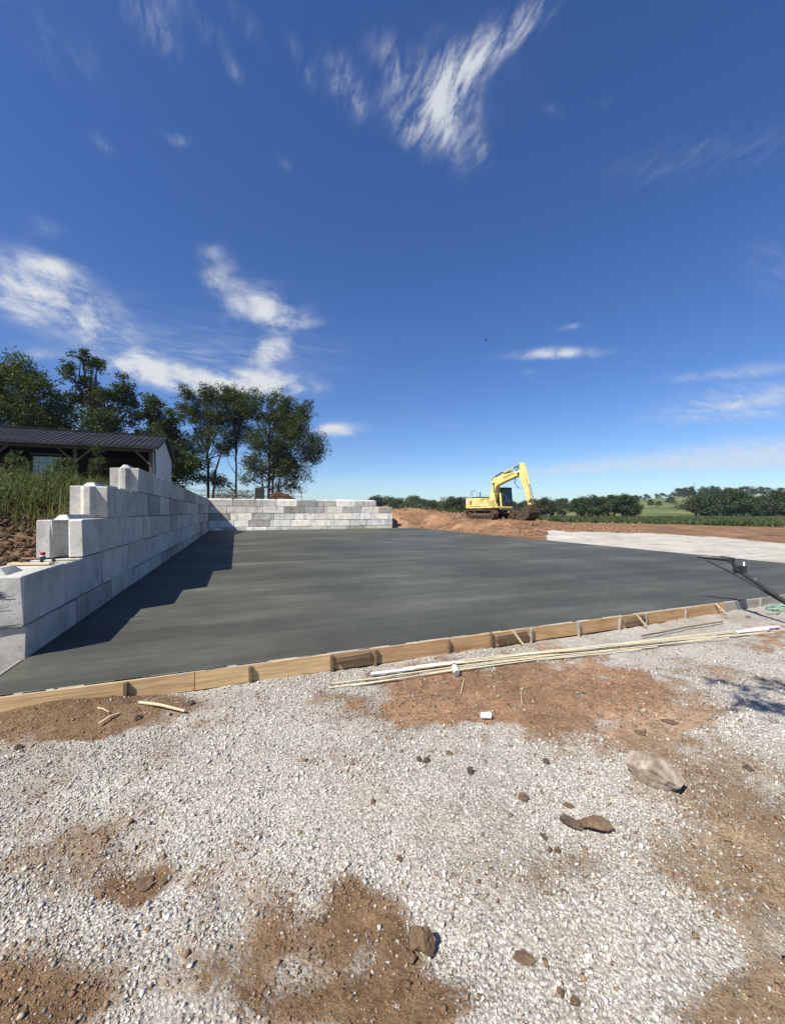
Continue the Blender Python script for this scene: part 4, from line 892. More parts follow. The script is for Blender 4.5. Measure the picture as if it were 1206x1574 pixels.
cone_weed(90, 13, 706, .35, 'bushy green weed in front of the tractor in the shed', 2)
cone_weed(25, 13, 696, .6, 'spreading pale weed crowning the bank before the shed', 3)
cone_weed(110, 14, 706, .22, 'thin green weed beside the tall conical weed', 4)

# clods on the excavated earth (uncountable)
def clods(name, X, Y, s, r, mat, lab):
    n = len(X); Z = terrain(X, Y); base = np.array([(1, 0, 0), (-1, 0, 0), (0, 1, 0), (0, -1, 0), (0, 0, .8), (0, 0, -.8)], float)
    V = base[None] * s[:, None, None] * r.uniform(.5, 1.4, (n, 6, 1)) + r.normal(0, .2, (n, 6, 3)) * s[:, None, None] + np.stack([X, Y, Z + s * .2], -1)[:, None, :]
    f = np.array([(0, 2, 4), (2, 1, 4), (1, 3, 4), (3, 0, 4), (2, 0, 5), (1, 2, 5), (3, 1, 5), (0, 3, 5)]); me = mesh_np(name, V.reshape(-1, 3), (f[None] + 6 * np.arange(n)[:, None, None]).reshape(-1, 3))
    return tag(link(name, me, mat, kind='stuff'), lab, 'earth')
M_EARTH = soil_mat('excavated_earth', (.13, .074, .042), (.32, .19, .115)); M_DARKEARTH = soil_mat('dark_bank_earth', (.03, .020, .014), (.11, .068, .044))
n = 9000; rat = r.uniform(-.02, .62, n); d = r.uniform(27, 66, n); X, Y = dl2w(d, rat * d); g_, gr_, _ = masks_at(X, Y); k = ((X > XR + .6) | (Y > YB + 1.0)) & (g_ < .5) & (gr_ < .4) & ~((X < 14.9) & (Y < 38.6)) & (r.uniform(0, 1, n) < fbm(X * .5, Y * .5, 5) * 1.2)
clods('earth_lumps', X[k], Y[k], np.clip(r.lognormal(math.log(.07), .5, k.sum()), .03, .28), r, M_EARTH, 'rough lumps of red brown earth dug up around the digger')
n = 9000; X = r.uniform(-7, -2.98, n); Y = r.uniform(6.3, 12, n)
clods('bank_lumps', X, Y, np.clip(r.lognormal(math.log(.02), .6, n), .008, .12), r, M_DARKEARTH, 'dark crumbling earth of the bank behind the stepped wall')

# ------------------------------------------------------------------ open fronted shed
def roof_mat():
    m, t, b = new_mat('dark_roof_metal'); tc = t.node('ShaderNodeTexCoord'); n = t.noise(tc.outputs['Object'], 1.3, 5, .6)
    t.put(b.inputs['Base Color'], t.ramp(n, [(.3, (.010, .010, .011)), (.7, (.024, .024, .025))])); t.put(b.inputs['Roughness'], t.mr(n, .3, .7, .45, .65)); b.inputs['Specular IOR Level'].default_value = .3; return m
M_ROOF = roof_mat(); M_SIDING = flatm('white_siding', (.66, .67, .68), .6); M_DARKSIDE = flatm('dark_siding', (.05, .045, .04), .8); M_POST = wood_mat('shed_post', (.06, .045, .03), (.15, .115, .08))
SX, SY, SD, SF0, EZ, RZ, SL = -4.98, 28.74, 7.0, 2.2, 5.82, 7.02, -21.0
shed = empty('open_shed', (SX, SY, SF0), 'long open fronted shed with dark metal roof and white gable', 'shed')
def sp(mb, name, mat, parent=None, **k):
    o = mb.build(name, mat, parent or shed, **k)
    if parent is None: o.location = -shed.location
    return o
yr = SY + SD / 2; ov = .35; sl = (RZ - EZ) / (SD / 2)
def slope(y): return RZ - abs(y - yr) * sl + .06
x0, x1 = SL, SX + .28
roof = sp(MB().prism([(SY - ov, slope(SY - ov)), (yr, slope(yr)), (SY + SD + ov, slope(SY + SD + ov)), (SY + SD + ov, slope(SY + SD + ov) - .07), (yr, slope(yr) - .08), (SY - ov, slope(SY - ov) - .07)], x0, x1, 'x'), 'roof', M_ROOF)
rb = MB(); x = x1 - .12
while x > x0:
    for ya in (SY - ov + .01, SY + SD + ov - .01): rb.bar((x, ya, slope(ya) + .015), (x, yr + (.02 if ya < yr else -.02) * -1, slope(yr) + .01), .05, .04)
    x -= .30
o = rb.build('roof_ribs', M_ROOF, roof); o['kind'] = 'stuff'
MB().box(((x0 + x1) / 2, yr, slope(yr) + .03), (x1 - x0 + .02, .34, .05)).build('ridge_cap', M_ROOF, roof)
MB().box(((x0 + x1) / 2, SY - ov - .02, slope(SY - ov) - .07), (x1 - x0, .03, .14)).build('fascia', M_ROOF, roof)
MB().bar((x1 + .02, SY - ov, slope(SY - ov) - .09), (x1 + .02, yr, slope(yr) - .09), .03, .2).build('barge_board', M_ROOF, roof); MB().bar((x1 + .02, SY + SD + ov, slope(SY - ov) - .09), (x1 + .02, yr, slope(yr) - .09), .03, .2).build('barge_board', M_ROOF, roof)
g = sp(MB().prism([(SY + .05, SF0), (SY + SD, SF0), (SY + SD, slope(SY + SD) - .1), (yr, slope(yr) - .1), (SY + .05, slope(SY) - .1)], SX - .02, SX + .06, 'x'), 'gable_wall', M_SIDING)
q = MB(); yy = SY + .3
while yy < SY + SD: q.box((SX + .07, yy, (SF0 + slope(yy) - .12) / 2), (.02, .03, slope(yy) - .14 - SF0)); yy += .3
q.build('siding_ribs', M_SIDING, g)
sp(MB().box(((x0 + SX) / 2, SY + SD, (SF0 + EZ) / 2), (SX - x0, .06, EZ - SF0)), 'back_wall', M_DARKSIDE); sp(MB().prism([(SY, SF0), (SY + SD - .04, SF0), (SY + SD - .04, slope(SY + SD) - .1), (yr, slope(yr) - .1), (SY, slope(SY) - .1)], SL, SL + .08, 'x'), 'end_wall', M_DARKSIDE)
sp(MB().box(((x0 + SX) / 2 + .1, SY + .06, EZ - .22), (SX - x0 - .2, .09, .28)), 'header_beam', M_POST)
for i in range(5):
    x = SX - .12 - i * 3.89
    if x < SL: break
    pst = sp(MB().box((x, SY + .05, (SF0 + EZ) / 2 - .25), (.17, .17, EZ - SF0 - .3)), 'post', M_POST)
    for s in (-1, 1):
        if i == 0 and s == 1: continue
        MB().bar((x, SY - .05, EZ - 1.15), (x + s * .85, SY - .05, EZ - .32), .05, .11).build('knee_brace', M_POST, pst)
sp(MB().tube([(SX + .12, SY - ov + .02, slope(SY - ov) - .12), (SX + .12, SY - .02, EZ - .45), (SX + .12, SY - .02, SF0)], .045, 8), 'downspout', M_BLACKM, smooth=True)
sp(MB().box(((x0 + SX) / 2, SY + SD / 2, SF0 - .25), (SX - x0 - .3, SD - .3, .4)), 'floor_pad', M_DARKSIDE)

# tractor inside
M_GLASS, t_, b_ = new_mat('cab_glass'); b_.inputs['Base Color'].default_value = (.20, .27, .28, 1); b_.inputs['Roughness'].default_value = .12; b_.inputs['Specular IOR Level'].default_value = .8; t_.put(b_.inputs['Base Color'], t_.ramp(t_.noise(None, 2.0), [(.3, (.13, .19, .20)), (.7, (.30, .38, .38))]))  # mottled pale teal reflection painted into the opaque glass colour
M_TGREEN = flatm('tractor_paint', (.03, .08, .035), .5); M_RUBBER = flatm('rubber', (.02, .02, .02), .85)
tp_ = Vector((-10.75, 29.9, SF0)); tra = empty('tractor', tp_, 'dim tractor with glass cab parked inside the shed', 'tractor')
MB().box((0, -.9, 1.15), (.8, 1.7, .75), top=(.85, .95)).build('hood', M_TGREEN, tra, .05); cb = MB()
for sx in (-.72, .72):
    for syy in (.1, 1.4): cb.bar((sx, syy, 1.3), (sx * .95, syy, 2.95), .07, .07)
cb.box((0, .75, 3.0), (1.6, 1.6, .12)); cb.box((0, .75, 1.2), (1.5, 1.4, .3)); cab = cb.build('cab', M_BLACKM, tra, .01)
MB().box((0, .08, 2.1), (1.36, .02, 1.5)).build('windscreen', M_GLASS, cab); MB().box((.73, .75, 2.1), (.02, 1.2, 1.5)).build('side_window', M_GLASS, cab); MB().box((-.73, .75, 2.1), (.02, 1.2, 1.5)).build('side_window', M_GLASS, cab)
for (wx, wy, wr, ww) in ((-.95, 1.2, .85, .45), (.95, 1.2, .85, .45), (-.75, -1.3, .55, .35), (.75, -1.3, .55, .35)):
    W = MB().lathe([(wr * .55, -ww / 2), (wr * .95, -ww / 2), (wr, -ww / 3), (wr, ww / 3), (wr * .95, ww / 2), (wr * .55, ww / 2)], 20, Matrix.Translation((wx, wy, wr)) @ Matrix.Rotation(R(90), 4, 'Y')).build('wheel', M_RUBBER, tra, smooth=True)
    MB().lathe([(wr * .5, -ww * .4), (wr * .54, ww * .4)], 16, Matrix.Translation((wx, wy, wr)) @ Matrix.Rotation(R(90), 4, 'Y')).build('rim', M_TGREEN, W, smooth=True)
im = empty('farm_implement', (-12.6, 29.6, SF0), 'red framed farm implement inside the left end of the shed', 'implement')
MB().bar((-1.0, 0, .3), (0.2, 0, 2.6), .12, .12).build('mast', M_RED, im); MB().bar((1.2, 0, .3), (.2, 0, 2.6), .12, .12).build('mast', M_RED, im); MB().bar((-1.1, 0, .15), (1.3, 0, .15), .2, .3).build('base_beam', M_RED, im)

# ------------------------------------------------------------------ behind the far wall: fence, crate, earth pile, brush
fz = 2.25; fe = empty('pipe_fence', (-4.2, 39.6, fz), 'thin dark pipe fence behind the far block wall', 'fence')
for i in range(5):
    x = i * 2.5; MB().tube([(x, 0, -.4), (x, 0, 1.45)], .028, 7).build('post', M_BLACKM, fe, smooth=True)
for z in (1.42, .95): MB().tube([(-.1, 0, z), (10.1, 0, z)], .018, 6).build('rail', M_BLACKM, fe, smooth=True)
cr_ = empty('dark_crate', (1.95, 40.7, gz(1.95, 40.7)), 'dark upright crate against the trunks behind the far wall', 'crate')
for i in range(6): MB().box((0, -.43 + .0, .15 + i * .29), (.86, .04, .27)).build('board', M_DARKSIDE, cr_, .006)
MB().box((0, 0, .87), (.82, .80, 1.74)).build('crate_body', M_DARKSIDE, cr_, .01)
me = rock_mesh('earth_pile', 1.55, 1.3, 1.75, 77, 4, .35, 2); o = link('earth_pile', me, soil_mat('pile_earth', (.035, .02, .013), (.11, .06, .036))); o.location = (4.3, 41.2, gz(4.3, 41.2)); tag(o, 'dark brown earth pile behind the far block wall', 'earth pile')
bp = empty('brush_pile', (-.3, 42, gz(-.3, 42)), 'tangled brush pile of twigs and dry leaves behind the wall', 'brush pile'); r = np.random.default_rng(9); tw = MB()
for i in range(160):
    c = r.normal(0, 1, 3) * np.array((1.5, .7, .45)) + np.array((0, 0, .85)); v = r.normal(0, 1, 3) * np.array((1, .6, .5)); c[2] = abs(c[2]); a, b2 = c - v * .6, c + v * .6; a[2] = max(a[2], 0); b2[2] = max(b2[2], 0); tw.tube([a, c + r.normal(0, .08, 3), b2], [.02, .015, .006], 4, False)
tw.build('twigs', M_BARK, bp); C = r.normal(0, 1, (2600, 3)) * np.array((1.5, .7, .5)) + np.array((0, 0, .8)); C[:, 2] = np.abs(C[:, 2]); link('dead_leaves', leaves('dead_leaves', C, .08, r, .6), leaf_mat('brush_leaf', (.05, .05, .02), (.16, .13, .06)), bp)

# ------------------------------------------------------------------ excavator
def paint_mat():
    m, t, b = new_mat('yellow_paint'); tc = t.node('ShaderNodeTexCoord'); P = tc.outputs['Object']; n = t.noise(P, 1.4, 6, .65); n2 = t.noise(P, 6, 6, .7)
    c = t.ramp(n, [(.3, (.54, .44, .13)), (.55, (.66, .565, .21)), (.8, (.73, .66, .36))]); c = t.mix(t.mr(n2, .52, .70, 0, .8), c, (.14, .09, .05, 1))
    t.put(b.inputs['Base Color'], c); b.inputs['Roughness'].default_value = .5; return m
M_YEL = paint_mat(); M_RUST = soil_mat('rusty_steel', (.028, .021, .017), (.11, .075, .054)); M_TRACK = soil_mat('muddy_track', (.04, .029, .022), (.16, .105, .07)); M_CABG = flatm('dark_glass', (.03, .04, .045), .1, .8); M_CHROME = flatm('chrome', (.6, .6, .6), .25, .5, 1)
PHI = R(64); hx, hy = math.cos(PHI) * CS - math.sin(PHI) * SN, -math.cos(PHI) * SN - math.sin(PHI) * CS
exc = empty('excavator', (22.54, 32.02, 1.06), 'yellow tracked excavator parked on the dirt with its bucket on the ground', 'excavator', rz=math.atan2(hy, hx))
def ep(mb, name, mat, parent=None, **k): return mb.build(name, mat, parent or exc, **k)
for s in (-1, 1):
    v0 = s * 1.2; mb = MB(); path = []; Lh, rad = 1.62, .42
    for i in range(13): a = R(-90 + 180 * i / 12); path.append((Lh + rad * math.cos(a), rad + rad * math.sin(a)))
    for i in range(13): a = R(90 + 180 * i / 12); path.append((-Lh + rad * math.cos(a), rad + rad * math.sin(a)))
    inner = [(u * (Lh + rad - .06) / (Lh + rad), rad + (z - rad) * (rad - .07) / rad) for u, z in path]; n = len(path)
    for k in range(n):
        a, b2, c, d_ = path[k], path[(k + 1) % n], inner[(k + 1) % n], inner[k]; w0, w1 = v0 - .3, v0 + .3
        mb.add([(a[0], w0, a[1]), (b2[0], w0, b2[1]), (c[0], w0, c[1]), (d_[0], w0, d_[1]), (a[0], w1, a[1]), (b2[0], w1, b2[1]), (c[0], w1, c[1]), (d_[0], w1, d_[1])], [(0, 1, 2, 3), (7, 6, 5, 4), (0, 4, 5, 1), (3, 2, 6, 7)])
    per = 4 * Lh + 2 * math.pi * rad; ns = 46                       # grousers
    for k in range(ns):
        q = per * k / ns
        if q < 2 * Lh: u, z, ang = -Lh + q, 0, -90
        elif q < 2 * Lh + math.pi * rad: t = (q - 2 * Lh) / rad; ang = -90 + math.degrees(t); u, z = Lh + rad * math.cos(R(ang)), rad + rad * math.sin(R(ang))
        elif q < 4 * Lh + math.pi * rad: u, z, ang = Lh - (q - 2 * Lh - math.pi * rad), 2 * rad, 90
        else: t = (q - 4 * Lh - math.pi * rad) / rad; ang = 90 + math.degrees(t); u, z = -Lh + rad * math.cos(R(ang)), rad + rad * math.sin(R(ang))
        mb.box((u + .012 * math.cos(R(ang)), v0, z + .012 * math.sin(R(ang))), (.05, .60, .035), Matrix.Rotation(-R(ang), 3, 'Y'))
    tk = ep(mb, 'track', M_TRACK)
    Mr = lambda u, z: Matrix.Translation((u, v0, z)) @ Matrix.Rotation(R(90), 4, 'X')
    MB().lathe([(.12, -.2), (.34, -.16), (.34, .16), (.12, .2)], 20, Mr(Lh, rad)).build('idler', M_RUST, tk, smooth=True); MB().lathe([(.15, -.22), (.35, -.15), (.35, .15), (.15, .22)], 14, Mr(-Lh, rad)).build('sprocket', M_RUST, tk, smooth=True)
    MB().box((0, v0, .44), (2.7, .30, .30), top=(.95, .7)).build('track_frame', M_TRACK, tk, .03)
    for i in range(6): MB().lathe([(.06, -.2), (.12, -.18), (.12, .18), (.06, .2)], 12, Mr(-1.2 + i * .48, .19)).build('roller', M_RUST, tk, smooth=True)
    for i in (-.6, .6): MB().lathe([(.05, -.18), (.09, -.17), (.09, .17), (.05, .18)], 12, Mr(i, .69)).build('roller', M_RUST, tk, smooth=True)
ep(MB().box((0, 0, .62), (1.7, 1.9, .36), top=(.8, .9)), 'undercarriage', M_TRACK, bevel=.04); ep(MB().lathe([(.72, .78), (.75, .82), (.75, .98), (.70, 1.02)], 28), 'swing_ring', M_RUST, smooth=True)
ep(MB().prism([(-2.3, -1.3), (1.35, -1.3), (1.45, -1.2), (1.45, 1.25), (1.35, 1.35), (-2.3, 1.3)], 1.0, 1.16, 'z'), 'deck', M_YEL, bevel=.02)
cwp = [(-1.85, -1.34), (-2.35, -1.28), (-2.65, -.9), (-2.76, -.3), (-2.76, .3), (-2.65, .9), (-2.35, 1.28), (-1.85, 1.34)]
cw = ep(MB().prism(cwp, .99, 2.0, 'z'), 'counterweight', M_YEL, bevel=.08); MB().box((-2.0, -1.345, 1.6), (.26, .012, .26)).build('emblem_plate', M_WHITEP, cw)
hood = ep(MB().box((-.85, -.75, 1.56), (1.98, 1.16, .80)), 'side_housing', M_YEL, bevel=.05)
for u in (-1.45, -.85, -.25): MB().box((u, -1.336, 1.5), (.54, .012, .62)).build('access_door', M_YEL, hood, .004)
q = MB()
for i in range(6): q.box((-1.45, -1.346, 1.36 + i * .07), (.40, .01, .03))
q.build('vent_slats', M_BLACKM, hood)
eng = ep(MB().box((-1.2, .1, 1.82), (1.3, 2.3, .56), top=(.9, .95)), 'engine_cover', M_BLACKM, bevel=.06); MB().tube([(-1.3, -.3, 2.05), (-1.3, -.3, 2.5), (-1.38, -.3, 2.58)], .055, 10).build('exhaust', M_RUST, eng, smooth=True)
ep(MB().box((.62, -.95, 1.45), (.9, .72, .6), top=(.9, .95)), 'fuel_tank', M_YEL, bevel=.05); ep(MB().box((-1.0, 1.05, 1.5), (1.6, .5, .7)), 'pump_housing', M_YEL, bevel=.05)
ep(MB().tube([(-1.6, -1.2, 1.95), (-1.6, -1.2, 2.65), (-1.1, -1.2, 2.72), (-.6, -1.2, 2.45), (-.55, -1.2, 1.96)], .022, 6).tube([(-1.35, -1.2, 1.95), (-1.35, -1.2, 2.68)], .018, 6), 'handrail', M_BLACKM, smooth=True); ep(MB().tube([(1.0, -1.28, 1.15), (1.0, -1.28, 2.15), (.4, -1.28, 2.15), (.4, -1.28, 1.7)], .02, 6), 'handrail', M_BLACKM, smooth=True)
# cab on the far side of the boom
cb = MB(); c0, c1, v0, v1, z0, z1 = -.25, 1.4, .38, 1.3, 1.17, 2.86; F4 = [(c1, v0), (c1, v1), (c0, v0), (c0, v1)]
for u, v in F4: cb.bar((u, v, z0), (u - (.18 if u > 1 else 0), v, z1), .09, .09)
cb.box(((c0 + c1) / 2 - .08, (v0 + v1) / 2, z1 + .03), (1.66, 1.02, .12), top=(.94, .92)); cb.box(((c0 + c1) / 2, (v0 + v1) / 2, z0 + .12), (1.66, .94, .5)); cb.bar((.55, v0, z0), (.55, v0, z1), .08, .08); cb.bar((.55, v1, z0), (.55, v1, z1), .08, .08)
cab = ep(cb, 'cab', M_BLACKM, bevel=.01)
gl2 = lambda mb, nm: mb.build(nm, M_CABG, cab)
gl2(MB().add([(c1 - .02, v0 + .05, z0 + .38), (c1 - .02, v1 - .05, z0 + .38), (c1 - .17, v1 - .05, z1 - .03), (c1 - .17, v0 + .05, z1 - .03)], [(0, 1, 2, 3)]), 'windscreen')
for v in (v0, v1):
    gl2(MB().box((.90, v, 2.16), (.58, .015, 1.2)), 'side_window'); gl2(MB().box((.14, v, 2.16), (.66, .015, 1.2)), 'side_window')
gl2(MB().box((c0, (v0 + v1) / 2, 2.2), (.015, .8, 1.1)), 'rear_window')
MB().bar((c1 - .04, v0 - .14, 1.9), (c1 - .04, v0 - .14, 2.2), .03, .16).build('mirror', M_BLACKM, cab)
MB().box((.40, (v0 + v1) / 2, 1.62), (.5, .5, .14)).box((.18, (v0 + v1) / 2, 1.95), (.14, .48, .6)).build('seat', M_RUBBER, cab, .03)
# boom, arm, bucket
bw = .24; boom = ep(MB().prism([(-.08, 1.42), (.02, 1.12), (.36, 1.15), (.86, 2.95), (1.12, 3.15), (2.4, 3.50), (3.7, 3.80), (3.9, 3.93), (3.88, 4.12), (3.66, 4.22), (2.4, 4.12), (1.5, 4.00), (.62, 3.86), (.34, 3.62)], -bw, bw), 'boom', M_YEL, bevel=.025)
MB().prism([(-.25, 1.1), (.7, 1.1), (.55, 1.5), (.15, 1.72), (-.2, 1.55)], -.33, -.26).build('boom_bracket', M_YEL, boom); MB().prism([(-.25, 1.1), (.7, 1.1), (.55, 1.5), (.15, 1.72), (-.2, 1.55)], .26, .33).build('boom_bracket', M_YEL, boom)
for s in (-1, 1):
    cy = MB().tube([(.98, s * .36, 1.12), (.80, s * .36, 2.45)], .085, 12).build('boom_cylinder', M_YEL, boom, smooth=True); MB().tube([(.80, s * .36, 2.40), (.70, s * .36, 3.28)], .045, 10).build('piston_rod', M_CHROME, cy, smooth=True)
MB().tube([(.70, -.45, 3.30), (.70, .45, 3.30)], .075, 12).build('pin', M_RUST, boom, smooth=True); MB().prism([(1.45, 3.98), (1.85, 4.02), (1.75, 4.26), (1.6, 4.26)], -.12, .12).build('cylinder_lug', M_YEL, boom)
ac = MB().tube([(1.68, 0, 4.2), (3.0, 0, 4.54)], .085, 12).build('arm_cylinder', M_YEL, boom, smooth=True); MB().tube([(2.96, 0, 4.53), (3.92, 0, 4.78)], .05, 10).build('piston_rod', M_BLACKM, ac, smooth=True)
q = MB()
for v in (-.14, -.05, .06): q.tube([(.05, v, 1.75), (.14, v, 2.7), (.30, v, 3.75), (.8, v, 4.05), (1.3, v, 4.16), (1.5, v, 4.30), (2.0, v, 4.18), (2.8, v, 4.24)], .03, 6, False)
q.build('hydraulic_hoses', M_BLACKM, boom, smooth=True)
q = MB()
for v in (-.2, -.12): q.tube([(3.45, v, 4.25), (3.75, v, 4.55), (4.05, v, 4.35)], .022, 6, False); q.tube([(3.35, v, 3.72), (3.30, v, 3.2), (3.7, v, 2.75), (4.12, v, 2.7)], .02, 6, False)
q.build('arm_hoses', M_BLACKM, boom, smooth=True)
cu = bpy.data.curves.new('lettering', 'FONT'); cu.body = 'KOMATSU'; cu.size = .30; cu.extrude = .002; cu.space_character = 1.05
tmp = bpy.data.objects.new('lettering', cu); col.objects.link(tmp); bpy.context.view_layer.update(); me = bpy.data.meshes.new_from_object(tmp.evaluated_get(bpy.context.evaluated_depsgraph_get())); bpy.data.objects.remove(tmp)
lt = link('lettering', me, M_BLACK, boom); lt.location = (1.95, -bw - .004, 3.66); lt.rotation_euler = (R(90), R(-12), 0)
aw = .19; arm = ep(MB().prism([(3.88, 4.86), (4.05, 4.92), (4.2, 4.84), (4.50, 3.95), (4.75, 2.9), (5.16, 1.22), (5.06, 1.08), (4.92, 1.10), (4.42, 2.5), (3.80, 3.80), (3.74, 4.05)], -aw, aw), 'arm', M_YEL, bevel=.02)
bc = MB().tube([(4.36, 0, 4.5), (4.85, 0, 3.0)], .08, 12).build('bucket_cylinder', M_YEL, arm, smooth=True); MB().tube([(4.83, 0, 3.05), (5.26, 0, 1.75)], .045, 10).build('piston_rod', M_CHROME, bc, smooth=True)
for s in (-1, 1): MB().bar((4.98, s * .24, 1.5), (5.28, s * .24, 1.75), .05, .12).build('link', M_RUST, arm); MB().bar((5.28, s * .20, 1.75), (5.38, s * .20, .95), .05, .13).build('link', M_RUST, arm)
MB().tube([(3.8, -.30, 4.0), (3.8, .30, 4.0)], .10, 14).build('pin', M_RUST, arm, smooth=True)
arc = [(5.02, 1.18), (5.36, 1.0), (5.42, .62), (5.30, .28), (5.0, .04), (4.5, -.06), (4.0, .0), (3.70, .12)]; bk = MB(); th = .04
for i in range(len(arc) - 1): a, b2 = Vector((arc[i][0], 0, arc[i][1])), Vector((arc[i + 1][0], 0, arc[i + 1][1])); bk.bar(a, b2, 1.16, th, (0, 0, 1) if abs((b2 - a).z) < abs((b2 - a).x) else (1, 0, 0))
buc = ep(bk, 'bucket', M_RUST); pl = arc + [(4.15, .62), (4.62, 1.02)]
for v in (-.59, .55): MB().prism(pl, v, v + .04).build('side_plate', M_RUST, buc)
for v in (-.26, .20): MB().prism([(4.88, .98), (5.45, .95), (5.36, 1.2), (5.1, 1.3), (4.92, 1.2)], v, v + .06).build('ear', M_RUST, buc)
for i in range(5): MB().box((3.58, -.48 + i * .24, .14), (.26, .09, .07), Matrix.Rotation(R(14), 3, 'Y')).build('tooth', M_RUST, buc)

# ------------------------------------------------------------------ walk-behind power trowel, handle reaching over the slab edge
pt = Vector((8.25, 2.85, gz(8.25, 2.85))); trw = empty('power_trowel', pt, 'black walk behind power trowel with its long handle over the slab edge', 'power trowel')
def tp2(mb, name, mat, **k):
    o = mb.build(name, mat, trw, **k); o.location = -pt; return o
tp2(MB().tube([(8.26, 3.05, .08), (8.32, 3.75, .25), (8.43, 4.35, .58), (8.47, 4.50, .68)], .032, 10), 'handle_tube', M_BLACKM, smooth=True)
tp2(MB().tube([(8.30, 3.1, .03), (8.37, 3.75, .19), (8.40, 4.3, .48), (8.33, 4.62, .66), (8.24, 4.86, .79)], .015, 8), 'throttle_cable', M_BLACKM, smooth=True)
tp2(MB().tube([(8.47, 4.50, .68), (8.44, 4.56, .80), (8.40, 4.62, .842), (8.29, 4.80, .852), (8.165, 4.99, .862)], [.03, .032, .042, .038, .026], 10), 'grip_bar', M_BLACKM, smooth=True)
tp2(MB().bar((8.47, 4.52, .845), (8.36, 4.70, .868), .075, .05), 'grip_pad', M_RUBBER, bevel=.01); tp2(MB().tube([(8.40, 4.62, .83), (8.42, 4.50, .74), (8.40, 4.44, .64)], .02, 8), 'support_strut', M_BLACKM, smooth=True)
tp2(MB().box((8.47, 4.45, .67), (.14, .16, .14)), 'clutch_box', M_BLACKM, bevel=.015)
tp2(MB().tube([(8.50, 4.42, .62), (8.54, 4.42, .73), (8.57, 4.44, .80)], [.028, .025, .02], 8), 'lever', M_STEEL, smooth=True); tp2(MB().bar((8.50, 4.50, .845), (8.58, 4.42, .84), .03, .02), 'throttle', M_BLACKM, bevel=.004); tp2(MB().tube([(8.50, 4.44, .83), (8.57, 4.43, .81)], .008, 6), 'throttle_arm', M_STEEL)
star = MB(); sp5 = [((.06 if i % 2 == 0 else .036) * math.cos(R(30 * i)), (.06 if i % 2 == 0 else .036) * math.sin(R(30 * i))) for i in range(12)]; star.prism(sp5, 0, .02, 'y'); star.v = [Vector(v) + Vector((8.425, 4.19, .50)) for v in star.v]; tp2(star, 'adjuster_knob', M_STEEL)
z0 = pt.z; Q = MB()
for rr_, zz in ((.46, .06), (.46, .16)): Q.tube([(8.25 + rr_ * math.cos(R(a)), 2.85 + rr_ * math.sin(R(a)), z0 + zz) for a in range(0, 361, 15)], .012, 6, False)
for a in range(0, 360, 60): Q.bar((8.25, 2.85, z0 + .2), (8.25 + .46 * math.cos(R(a)), 2.85 + .46 * math.sin(R(a)), z0 + .16), .03, .012)
tp2(Q, 'guard_ring', M_BLACKM); tp2(MB().lathe([(.1, z0 + .08), (.13, z0 + .12), (.13, z0 + .22), (.08, z0 + .27)], 16, Matrix.Translation((8.25, 2.85, 0))), 'gearbox', M_STEEL, smooth=True)
for a in (20, 110, 200, 290): tp2(MB().box((8.25 + .24 * math.cos(R(a)), 2.85 + .24 * math.sin(R(a)), z0 + .03), (.34, .13, .006), Matrix.Rotation(R(a), 3, 'Z')), 'blade', M_STEEL)
tp2(MB().box((8.25, 2.80, z0 + .42), (.34, .30, .30)), 'engine', M_RED, bevel=.03); tp2(MB().box((8.25, 2.80, z0 + .61), (.26, .2, .08)), 'fuel_tank', M_BLACKM, bevel=.02)

# hose coil, concrete lumps, bird, pylons
hc = lying(1206, 946); hc = Vector((9.75, 4.38, gz(9.75, 4.38))); Q = []; rr = random.Random(3)
for i in range(150): a = i * .27; R0 = .25 + .07 * math.sin(i * .11) + .04 * math.sin(i * .37); Q.append((R0 * 1.35 * math.cos(a) + .05 * math.sin(i * .05), R0 * .62 * math.sin(a), .012 + .05 * (i % 23) / 23 + .02 * math.sin(a * 2)))
Q += [(-.45, -.12, .02), (-.62, -.16, .014), (-.8, -.1, .014)]
o = MB().tube(Q, .011, 6).build('hose_coil', flatm('green_hose', (.20, .34, .26), .5), smooth=True); o.location = hc; tag(o, 'loosely coiled pale green hose on the gravel beside the form', 'hose')
for i, (px, py, w, h) in enumerate([(1122, 938, .22, .14), (1140, 934, .16, .12), (1108, 942, .12, .08), (1150, 950, .10, .07)]):
    rock('concrete_lump', px, py, w, w * .7, h, rr.uniform(0, 3), concrete_mat('lump_concrete%d' % i, .16, .36) if i == 0 else bpy.data.materials['lump_concrete0'], 'grey lump of spilled concrete against the form near the trowel', 'concrete lump', 300 + i, .3, 'spilled concrete lumps')
bd = empty('bird', atd(746, 60, zat(523, 60)), 'small dark bird gliding in the open sky', 'bird', rz=.3)
MB().lathe([(.005, -.22), (.045, -.12), (.06, 0), (.04, .13), (.012, .2)], 8, Matrix.Rotation(R(90), 4, 'Y')).build('body', M_BLACK, bd, smooth=True)
for s in (-1, 1): MB().add([(.08, s * .04, .01), (-.08, s * .04, .01), (-.06, s * .26, .09), (.06, s * .26, .09), (-.08, s * .46, .05), (.08, s * .04, .025), (-.08, s * .04, .02), (-.06, s * .26, .10), (.06, s * .26, .10), (-.08, s * .46, .06)], [(0, 1, 2, 3), (3, 2, 4), (8, 7, 6, 5), (9, 7, 8)]).build('wing', M_BLACK, bd)
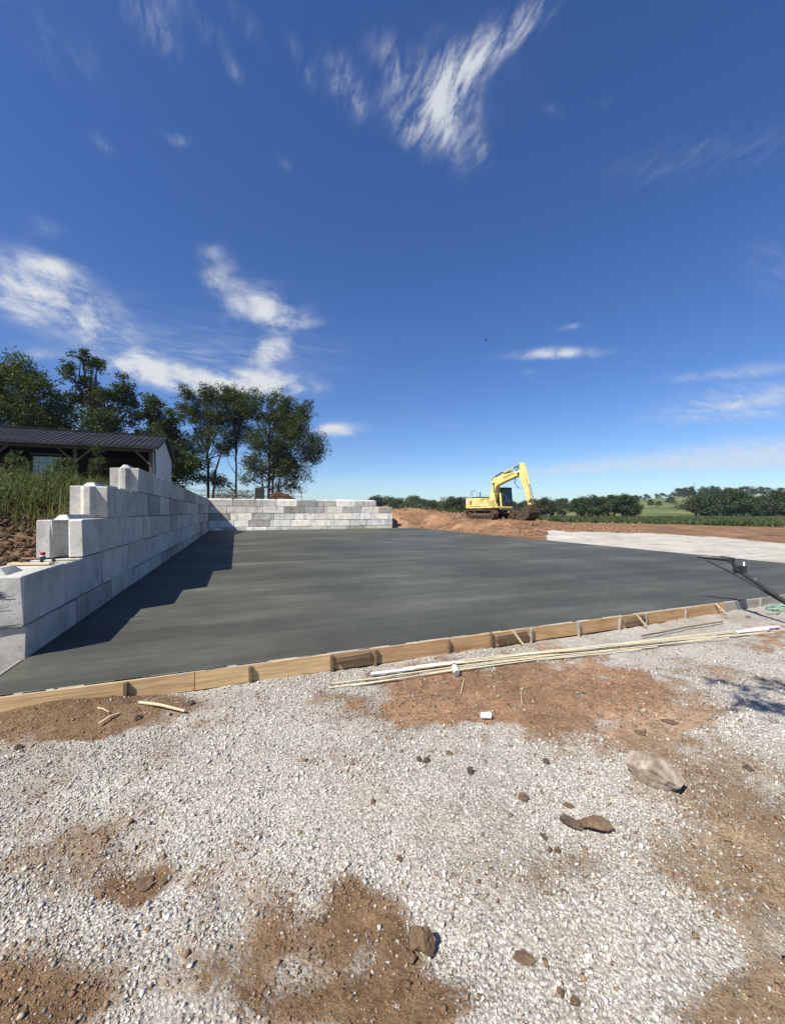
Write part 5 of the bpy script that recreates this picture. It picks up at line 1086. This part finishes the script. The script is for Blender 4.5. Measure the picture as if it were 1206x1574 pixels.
for px, d, topy, lab in ((678, 520, 764, 'thin lattice power pylon rising over the belt left of the digger'), (1067, 800, 741, 'faint lattice power pylon standing on the distant hill')):
    p = atd(px, d); p.z = gz(p.x, p.y); H = zat(topy, d) - p.z; o = empty('power_pylon', p, lab, 'pylon', rz=.3); w = H * .1; L = MB(); X_ = MB()
    for sx in (-1, 1):
        for sy in (-1, 1): L.bar((sx * w, sy * w, 0), (sx * w * .25, sy * w * .25, H), .22, .22)
    for k in range(8):
        a, b2 = k / 8, (k + 1) / 8; wa, wb = w * (1 - .75 * a), w * (1 - .75 * b2)
        for sy in (-1, 1): X_.bar((-wa, sy * wa, H * a), (wb, sy * wb, H * b2), .12, .12); X_.bar((wa, sy * wa, H * a), (-wb, sy * wb, H * b2), .12, .12)
    L.build('legs', M_STEEL, o); X_.build('bracing', M_STEEL, o)
    for k in (.72, .84, .96): MB().bar((-w * 1.5, 0, H * k), (w * 1.5, 0, H * k), .2, .2).build('cross_arm', M_STEEL, o)

# tree just behind the viewpoint whose shade reaches the gravel at the right
make_tree('broadleaf_tree', (1.4, -1.6, gz(1.4, -1.6)), 6, [(-.95, 1.85, 5.9, .4), (.6, .6, 6.0, .8), (-.2, .3, 6.3, .8), (.8, -.2, 5.6, .9), (-.5, -.5, 5.4, .8)], [(0, 0, 0), (.1, .1, 2.2), (-.1, .2, 4.2), (0, .3, 5.8)], .11, 2600, .09, M_LEAF, 'young tree behind the viewpoint shading the gravel at its foot', None, 88)

# ------------------------------------------------------------------ air: faint summer haze over the whole site
hz = MB().box((0, 0, 23.0), (5600, 5600, 62.0)).build('haze', None, kind='stuff')
m = bpy.data.materials.new('summer_haze'); m.use_nodes = True; nt = m.node_tree; nt.nodes.remove(nt.nodes['Principled BSDF'])
pv = nt.nodes.new('ShaderNodeVolumePrincipled'); pv.inputs['Color'].default_value = (.80, .88, 1.0, 1); pv.inputs['Density'].default_value = .00016; pv.inputs['Anisotropy'].default_value = .2
nt.links.new(pv.outputs[0], nt.nodes['Material Output'].inputs['Volume']); hz.data.materials.append(m)
tag(hz, 'thin bluish summer haze veiling the far trees and hills', 'haze')
